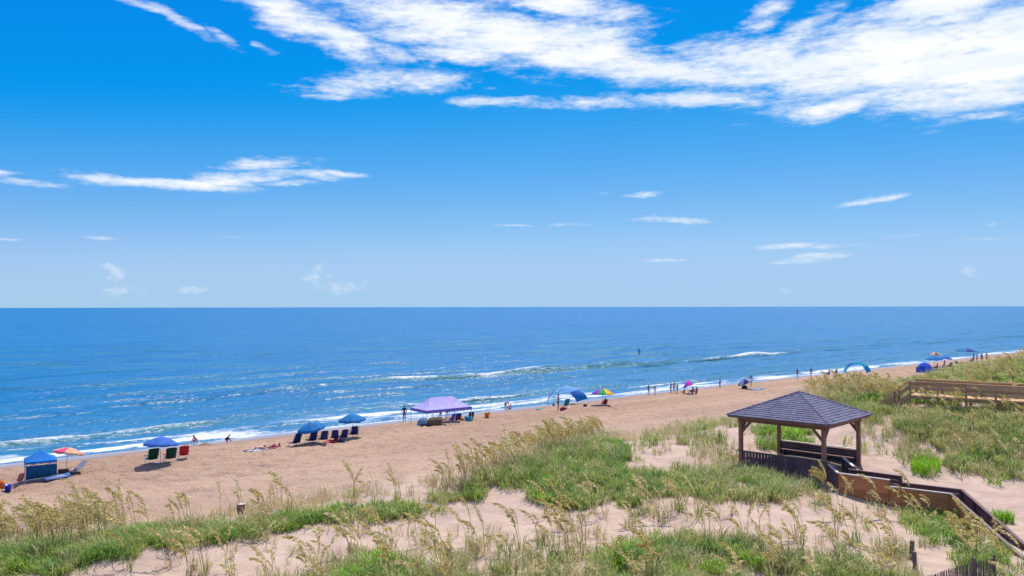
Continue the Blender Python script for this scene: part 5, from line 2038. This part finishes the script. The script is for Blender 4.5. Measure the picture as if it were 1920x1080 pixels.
POSES['sit'] = mir(dict(pelvis=(0, 0, .13), spine=(0, -.06, .32), chest=(0, -.09, .52), neck=(0, -.07, .67), head=(0, -.03, .78), crown=(0, -.05, .87),
                        shL=(-.165, -.09, .60), elL=(-.24, .10, .40), wrL=(-.17, .32, .36), hipL=(-.09, .04, .12), knL=(-.15, .42, .40), anL=(-.14, .62, .08), toeL=(-.15, .77, .05)))
POSES['chair'] = mir(dict(pelvis=(0, -.10, .40), spine=(0, -.20, .58), chest=(0, -.27, .77), neck=(0, -.31, .92), head=(0, -.30, 1.03), crown=(0, -.34, 1.11),
                          shL=(-.165, -.28, .85), elL=(-.28, -.12, .62), wrL=(-.27, .12, .55), hipL=(-.09, -.06, .38), knL=(-.12, .36, .50), anL=(-.13, .66, .10), toeL=(-.14, .80, .06)))
POSES['crouch'] = mir(dict(pelvis=(0, -.10, .34), spine=(0, .04, .50), chest=(0, .19, .62), neck=(0, .31, .73), head=(0, .40, .81), crown=(0, .43, .90),
                           shL=(-.155, .22, .64), elL=(-.20, .40, .42), wrL=(-.14, .54, .20), hipL=(-.09, -.06, .33), knL=(-.17, .30, .46), anL=(-.14, .03, .09), toeL=(-.16, .19, .04)))
POSES['bend'] = mir(dict(pelvis=(0, -.12, .86), spine=(0, .06, .98), chest=(0, .26, 1.00), neck=(0, .42, .98), head=(0, .53, .96), crown=(0, .62, .94),
                         shL=(-.165, .32, .97), elL=(-.22, .40, .70), wrL=(-.17, .46, .46), hipL=(-.09, -.11, .83), knL=(-.11, .0, .47), anL=(-.11, -.06, .09), toeL=(-.12, .09, .035)))
POSES['prone'] = mir(dict(pelvis=(0, 0, .15), spine=(0, .2, .15), chest=(0, .40, .16), neck=(0, .56, .19), head=(0, .68, .20), crown=(0, .77, .21),
                          shL=(-.165, .47, .14), elL=(-.32, .62, .09), wrL=(-.16, .76, .07), hipL=(-.09, -.06, .13), knL=(-.12, -.46, .09), anL=(-.12, -.86, .08), toeL=(-.12, -.98, .05)))
POSES['paddle'] = mir(dict(POSES['stand'], elL=(-.22, .16, 1.22), wrL=(-.05, .36, 1.30), elR=(.24, .10, 1.10), wrR=(.10, .32, .95)))

RAD = dict(pelvis=.125, spine=.108, chest=.132, neck=.052, head=.088, crown=.070, sh=.062, el=.042, wr=.028, hip=.085, kn=.056, an=.038, toe=.030)


def skin_obj(name, verts, edges, radii, mat, parent, root=0, levels=1):
    me = bpy.data.meshes.new(name)
    me.from_pydata(verts, edges, [])
    me.materials.append(mat)
    o = new_obj(name, me, parent)
    md = o.modifiers.new('skin', 'SKIN')
    md.use_smooth_shade = True
    md.branch_smoothing = .6
    sv = me.skin_vertices[0].data
    for i, r_ in enumerate(radii):
        sv[i].radius = (r_, r_) if not isinstance(r_, tuple) else r_
        sv[i].use_root = (i == root)
    ss = o.modifiers.new('smooth', 'SUBSURF')
    ss.levels = levels
    ss.render_levels = levels
    return o


def person(px, py, h_px, pose, label, rz, skin=0, hair=0, top=None, bottom=None, hat=None, long_hair=False, at_=None, group=None, nat=None):
    J = POSES[pose]
    g = at_ if at_ is not None else ground(px, py)
    k = (g - Vector((0, 0, CAM_Z))).length / F
    nat = nat or max(J['crown'][2] + .06, .2)
    sc_ = max(.55, min(1.12, h_px * k / nat)) if h_px else 1.0
    o = empty('person', (g.x, g.y, g.z), rz, sc_)
    tag(o, label, 'person', group)
    V, E_, RR, ix = [], [], [], {}

    def vert(nm, p, r_):
        ix[nm] = len(V)
        V.append(tuple(p))
        RR.append(r_)

    def edge(a_, b_):
        E_.append((ix[a_], ix[b_]))
    for nm in ('pelvis', 'spine', 'chest', 'neck', 'head', 'crown'):
        vert(nm, J[nm], RAD[nm])
    for a_, b_ in (('pelvis', 'spine'), ('spine', 'chest'), ('chest', 'neck'), ('neck', 'head'), ('head', 'crown')):
        edge(a_, b_)
    hd, nk = Vector(J['head']), Vector(J['neck'])
    upv = (Vector(J['crown']) - nk).normalized()
    fwd = Vector((1, 0, 0)).cross(upv) * -1
    if fwd.y < 0 and pose != 'prone':
        fwd = -fwd
    vert('nose', hd + fwd * .098 - upv * .015, .016)
    edge('head', 'nose')
    for s in ('L', 'R'):
        sg = -1 if s == 'L' else 1
        for nm in ('sh', 'el', 'wr', 'hip', 'kn', 'an', 'toe'):
            vert(nm + s, J[nm + s], RAD[nm])
        edge('chest', 'sh' + s)
        edge('sh' + s, 'el' + s)
        edge('el' + s, 'wr' + s)
        edge('pelvis', 'hip' + s)
        edge('hip' + s, 'kn' + s)
        edge('kn' + s, 'an' + s)
        edge('an' + s, 'toe' + s)
        w_, e_ = Vector(J['wr' + s]), Vector(J['el' + s])
        d = (w_ - e_).normalized()
        side = d.cross(Vector((sg, 0, 0)))
        side = side.normalized() if side.length > .2 else Vector((0, 1, 0))
        palm = w_ + d * .065
        vert('palm' + s, palm, .034)
        edge('wr' + s, 'palm' + s)
        for q, (off, ln) in enumerate(((-.030, .055), (-.010, .066), (.010, .062), (.028, .048))):
            f0 = palm + d * .045 + side * off
            f1 = f0 + d * ln + Vector((-sg * .012, 0, 0))
            vert('fa%d%s' % (q, s), f0, .009)
            vert('fb%d%s' % (q, s), f1, .0075)
            edge('palm' + s, 'fa%d%s' % (q, s))
            edge('fa%d%s' % (q, s), 'fb%d%s' % (q, s))
        vert('th' + s, palm - d * .01 + side * .055 + d * .03, .010)
        edge('palm' + s, 'th' + s)
    skin_obj('body', V, E_, RR, SKIN[skin], o)
    # hair, clothes
    c_ = hd + upv * .035 - fwd * .018
    b = MB().ball((0, 0, 0), (.098, .108, .088), 10, 7)
    if long_hair:
        b.ball((0, -.055, -.10), (.085, .06, .15), 8, 6)
    M_ = Matrix((Vector((1, 0, 0)), fwd, upv)).transposed()
    b.v = [tuple(M_ @ Vector(q) + c_) for q in b.v]
    b.build('hair', HAIR[hair], o, smooth=True)
    if hat:
        b = MB().lathe([(.185, .03), (.19, .04), (.105, .055), (.10, .12), (.07, .15), (.0, .155)], 12, cap=False)
        b.v = [tuple(M_ @ Vector(q) + hd + upv * .03) for q in b.v]
        b.build('hat', hat, o, smooth=True)

    def lerp(a_, b_, f):
        return Vector(J[a_]).lerp(Vector(J[b_]), f)
    if top:
        pl, sp, ch = J['pelvis'], J['spine'], J['chest']
        vs = [pl, sp, ch, lerp('chest', 'neck', .55)]
        ed = [(0, 1), (1, 2), (2, 3)]
        rr = [.14, .128, .150, .075]
        if top[1] == 'shirt':
            for s in ('L', 'R'):
                i = len(vs)
                vs += [J['sh' + s], lerp('sh' + s, 'el' + s, .7)]
                ed += [(2, i), (i, i + 1)]
                rr += [.078, .066]
        skin_obj('shirt' if top[1] == 'shirt' else 'swim_top', vs, ed, rr, top[0], o)
    if bottom:
        vs = [lerp('pelvis', 'spine', .35), J['pelvis']]
        ed = [(0, 1)]
        rr = [.128, .142]
        f = {'shorts': .62, 'brief': .16, 'skirt': .95}[bottom[1]]
        for s in ('L', 'R'):
            i = len(vs)
            vs += [J['hip' + s], lerp('hip' + s, 'kn' + s, f)]
            ed += [(1, i), (i, i + 1)]
            rr += [.104, .086 if bottom[1] == 'shorts' else .098]
        skin_obj({'shorts': 'shorts', 'brief': 'swim_briefs', 'skirt': 'wrap_skirt'}[bottom[1]], vs, ed, rr, bottom[0], o)
    return o


person(368, 833, 17, 'crouch', 'child in red swimwear crouching by the wet sand', SEA + 2.2, 1, 1, (F_RED, 'swim'), (F_RED, 'brief'))
person(424, 830, 14, 'crouch', 'child in dark swimwear crouching right of the one in red', ALONG_R, 2, 0, (F_BLACK, 'swim'), (F_BLACK, 'brief'))
person(480, 844, 0, 'prone', 'sunbather lying face down on the white towel on the open sand', ALONG_R, 1, 2, None, (F_BLACK, 'brief'), at_=ground(480, 844) + Vector((0, 0, .04)))
person(508, 841, 0, 'prone', 'sunbather in dark red lying on the pink towel on the open sand', ALONG_R, 0, 0, (F_CRIMSON, 'swim'), (F_CRIMSON, 'brief'), at_=ground(508, 841) + Vector((0, 0, .04)))
person(643, 825, 20, 'chair', 'sunbather wrapped in turquoise sitting in a navy chair', SEA - .1, 1, 1, (F_TURQ, 'shirt'), (F_TURQ, 'shorts'))
person(630, 826, 18, 'sit', 'person with bare back sitting on the sand near the red towel', SEA - .4, 1, 2, None, (F_RED, 'shorts'))
person(758, 791, 31, 'akimbo', 'person in dark shirt and grey shorts standing left of the lavender canopy', SEA, 0, 0, (F_BLACK, 'shirt'), (F_GREY, 'shorts'))
person(848, 792, 16, 'chair', 'person in a pink shirt seated under the lavender canopy', SEA + .1, 1, 1, (F_HOTPINK, 'shirt'), (F_BLACK, 'shorts'))
person(858, 791, 15, 'chair', 'person in dark red seated at the right under the lavender canopy', SEA - .2, 0, 0, (F_CRIMSON, 'shirt'), (F_NAVY, 'shorts'))
person(836, 795, 13, 'sit', 'person in black sitting on the sand under the lavender canopy', ALONG_L, 1, 1, None, (F_BLACK, 'shorts'))
person(838, 785, 25, 'stand', 'person in a red hat standing on the sea side of the lavender canopy', SEA + 2.6, 1, 0, (F_WHITE, 'shirt'), (F_NAVY, 'shorts'), hat=F_RED)
person(826, 786, 23, 'stand', 'person in dark clothes standing behind the middle of the lavender canopy', SEA, 2, 0, (F_BLACK, 'shirt'), (F_GREY, 'shorts'))
person(948, 768, 13, 'bend', 'child in bright red bending over at the wave edge', ALONG_R, 1, 0, (F_RED, 'shirt'), (F_RED, 'shorts'))
person(957, 768, 11, 'sit', 'child sitting on wet sand right of the child in red', ALONG_L, 0, 0, None, (F_NAVY, 'shorts'))
person(1047, 768, 29, 'stand', 'person in a dark red wrap standing under the striped blue shade', SEA + .6, 0, 1, (F_PINK, 'swim'), (F_CRIMSON, 'skirt'))
person(1133, 761, 15, 'chair', 'person in black seated under the rainbow umbrella', SEA - .3, 0, 0, (F_BLACK, 'shirt'), (F_CRIMSON, 'shorts'))
person(1216, 742, 19, 'walk', 'walker in dark clothes left of the walker in red', ALONG_R, 0, 0, (F_GREY, 'shirt'), (F_BLACK, 'shorts'))
person(1228, 741, 18, 'walk', 'walker in a bright red swimsuit on the wet sand', ALONG_R, 1, 1, (F_RED, 'swim'), (F_RED, 'brief'), long_hair=True)
person(1258, 737, 20, 'stand', 'person in navy shirt, leftmost of three standing by the waves', SEA + .3, 0, 0, (F_NAVY, 'shirt'), (F_NAVY, 'shorts'))
person(1264, 736, 20, 'stand', 'bare chested person in the middle of three standing by the waves', SEA - .4, 1, 1, None, (F_GREY, 'shorts'))
person(1270, 737, 17, 'stand', 'person in blue, rightmost of three standing by the waves', SEA + 1.2, 0, 0, (F_BLUE, 'shirt'), (F_BLUE, 'shorts'))
person(1283, 738, 9, 'sit', 'person with bare back sitting left of the tilted purple umbrella', SEA, 0, 0, None, (F_BLACK, 'shorts'))
person(1299, 738, 12, 'sit', 'person in grey sitting under the tilted purple umbrella', SEA, 0, 0, (F_GREY, 'shirt'), (F_GREY, 'shorts'))
person(1306, 738, 13, 'sit', 'person in a pink top sitting right of the tilted purple umbrella', SEA - .5, 1, 1, (F_PINK, 'swim'), (F_CRIMSON, 'brief'), long_hair=True)
person(1350, 728, 17, 'stand', 'lone person in dark shorts standing at the waterline', SEA, 0, 0, None, (F_NAVY, 'shorts'))
person(1408, 724, 21, 'stand', 'person in dark shorts standing right of the tipped navy umbrella', SEA + 2.8, 1, 1, (F_GREY, 'shirt'), (F_BLACK, 'shorts'))
person(1495, 709, 17, 'walk', 'left one of two people in dark swimwear at the edge of the waves', ALONG_R, 0, 0, (F_BLACK, 'swim'), (F_BLACK, 'brief'))
person(1521, 708, 18, 'walk', 'right one of two people in dark swimwear at the edge of the waves', ALONG_L, 0, 1, (F_NAVY, 'swim'), (F_NAVY, 'brief'))
person(1554, 704, 11, 'sit', 'person sitting on the sand left of the thin cyan arch', SEA, 0, 0, (F_GREY, 'swim'), (F_BLACK, 'brief'))
person(1568, 702, 12, 'sit', 'person in black sitting just left of the thin cyan arch', ALONG_L, 0, 0, (F_BLACK, 'shirt'), (F_BLACK, 'shorts'))
person(1599, 709, 10, 'chair', 'person in green seated under the thin cyan arch', SEA, 0, 0, (F_DGREEN, 'shirt'), (F_DGREEN, 'shorts'))
person(1613, 708, 10, 'sit', 'person in dark red sitting at the right under the cyan arch', SEA - .4, 0, 0, (F_CRIMSON, 'swim'), (F_BLACK, 'brief'))
person(1757, 692, 10, 'sit', 'person in grey sitting right of the blue dome tent', SEA, 0, 0, (F_GREY, 'shirt'), (F_BLACK, 'shorts'))
person(1771, 690, 14, 'stand', 'person in red standing under the small bright blue umbrella', SEA, 1, 0, (F_RED, 'shirt'), (F_CRIMSON, 'shorts'))
person(1779, 691, 10, 'chair', 'person in steel blue seated at the right of the umbrella group', SEA - .3, 0, 0, (F_STEEL, 'shirt'), (F_GREY, 'shorts'))
person(1818, 682, 9, 'chair', 'person in white seated under the farthest umbrella', SEA, 0, 1, (F_WHITE, 'shirt'), (F_GREY, 'shorts'))
person(1826, 681, 21, 'stand', 'tall person in dark clothes right of the farthest umbrella pole', SEA, 0, 0, (F_NAVY, 'shirt'), (F_GREY, 'shorts'))
person(1832, 681, 17, 'stand', 'person in grey between two others right of the farthest umbrella', SEA + .5, 0, 0, (F_GREY, 'shirt'), (F_BLACK, 'shorts'))
person(1841, 680, 16, 'stand', 'person in a pale blue shirt at the right of the farthest group', SEA - .6, 0, 1, (F_STEEL, 'shirt'), (F_NAVY, 'shorts'))
person(1850, 678, 21, 'walk', 'walker in a red dress at the far right of the beach', ALONG_R, 1, 0, (F_RED, 'swim'), (F_RED, 'skirt'))

# paddler on a board out on the water, and a swimmer's head beside
d = pix_dir(1198, 668)
k = (0.12 - CAM_Z) / d.z
pb = Vector((d.x * k, d.y * k, .12))
brd = empty('paddle_board', pb, ALONG_R)
tag(brd, 'white paddle board with a standing paddler out beyond the waves', 'paddle board')
MB().sheet([[(-.08, -1.6, .08), (.08, -1.6, .08)], [(-.36, -.8, .0), (.36, -.8, .0)], [(-.4, 0, .0), (.4, 0, .0)], [(-.34, .9, .02), (.34, .9, .02)], [(-.06, 1.65, .14), (.06, 1.65, .14)]], .12).build('hull', P_WHITE, brd, smooth=True)
MB().sheet([[(-.28, -.7, .066), (.28, -.7, .066)], [(-.3, .5, .068), (.3, .5, .068)]], .008).build('deck_pad', F_BLUE, brd)
person(1198, 668, 16, 'paddle', 'paddler in dark clothes standing on a board beyond the waves', ALONG_R, 2, 0, (F_NAVY, 'shirt'), (F_BLACK, 'shorts'), at_=pb + Vector((0, 0, .06)))
pad = empty('paddle', pb + Vector((.45, .1, -.1)), ALONG_R)
tag(pad, 'long dark paddle held by the paddler beyond the waves', 'paddle')
MB().tube([(0, 0, .1), (.0, .12, 2.0)], .018, 6).build('shaft', F_BLACK, pad)
MB().box((0, -.02, .02), (.03, .2, .45), taper=.7).build('blade', F_BLACK, pad)
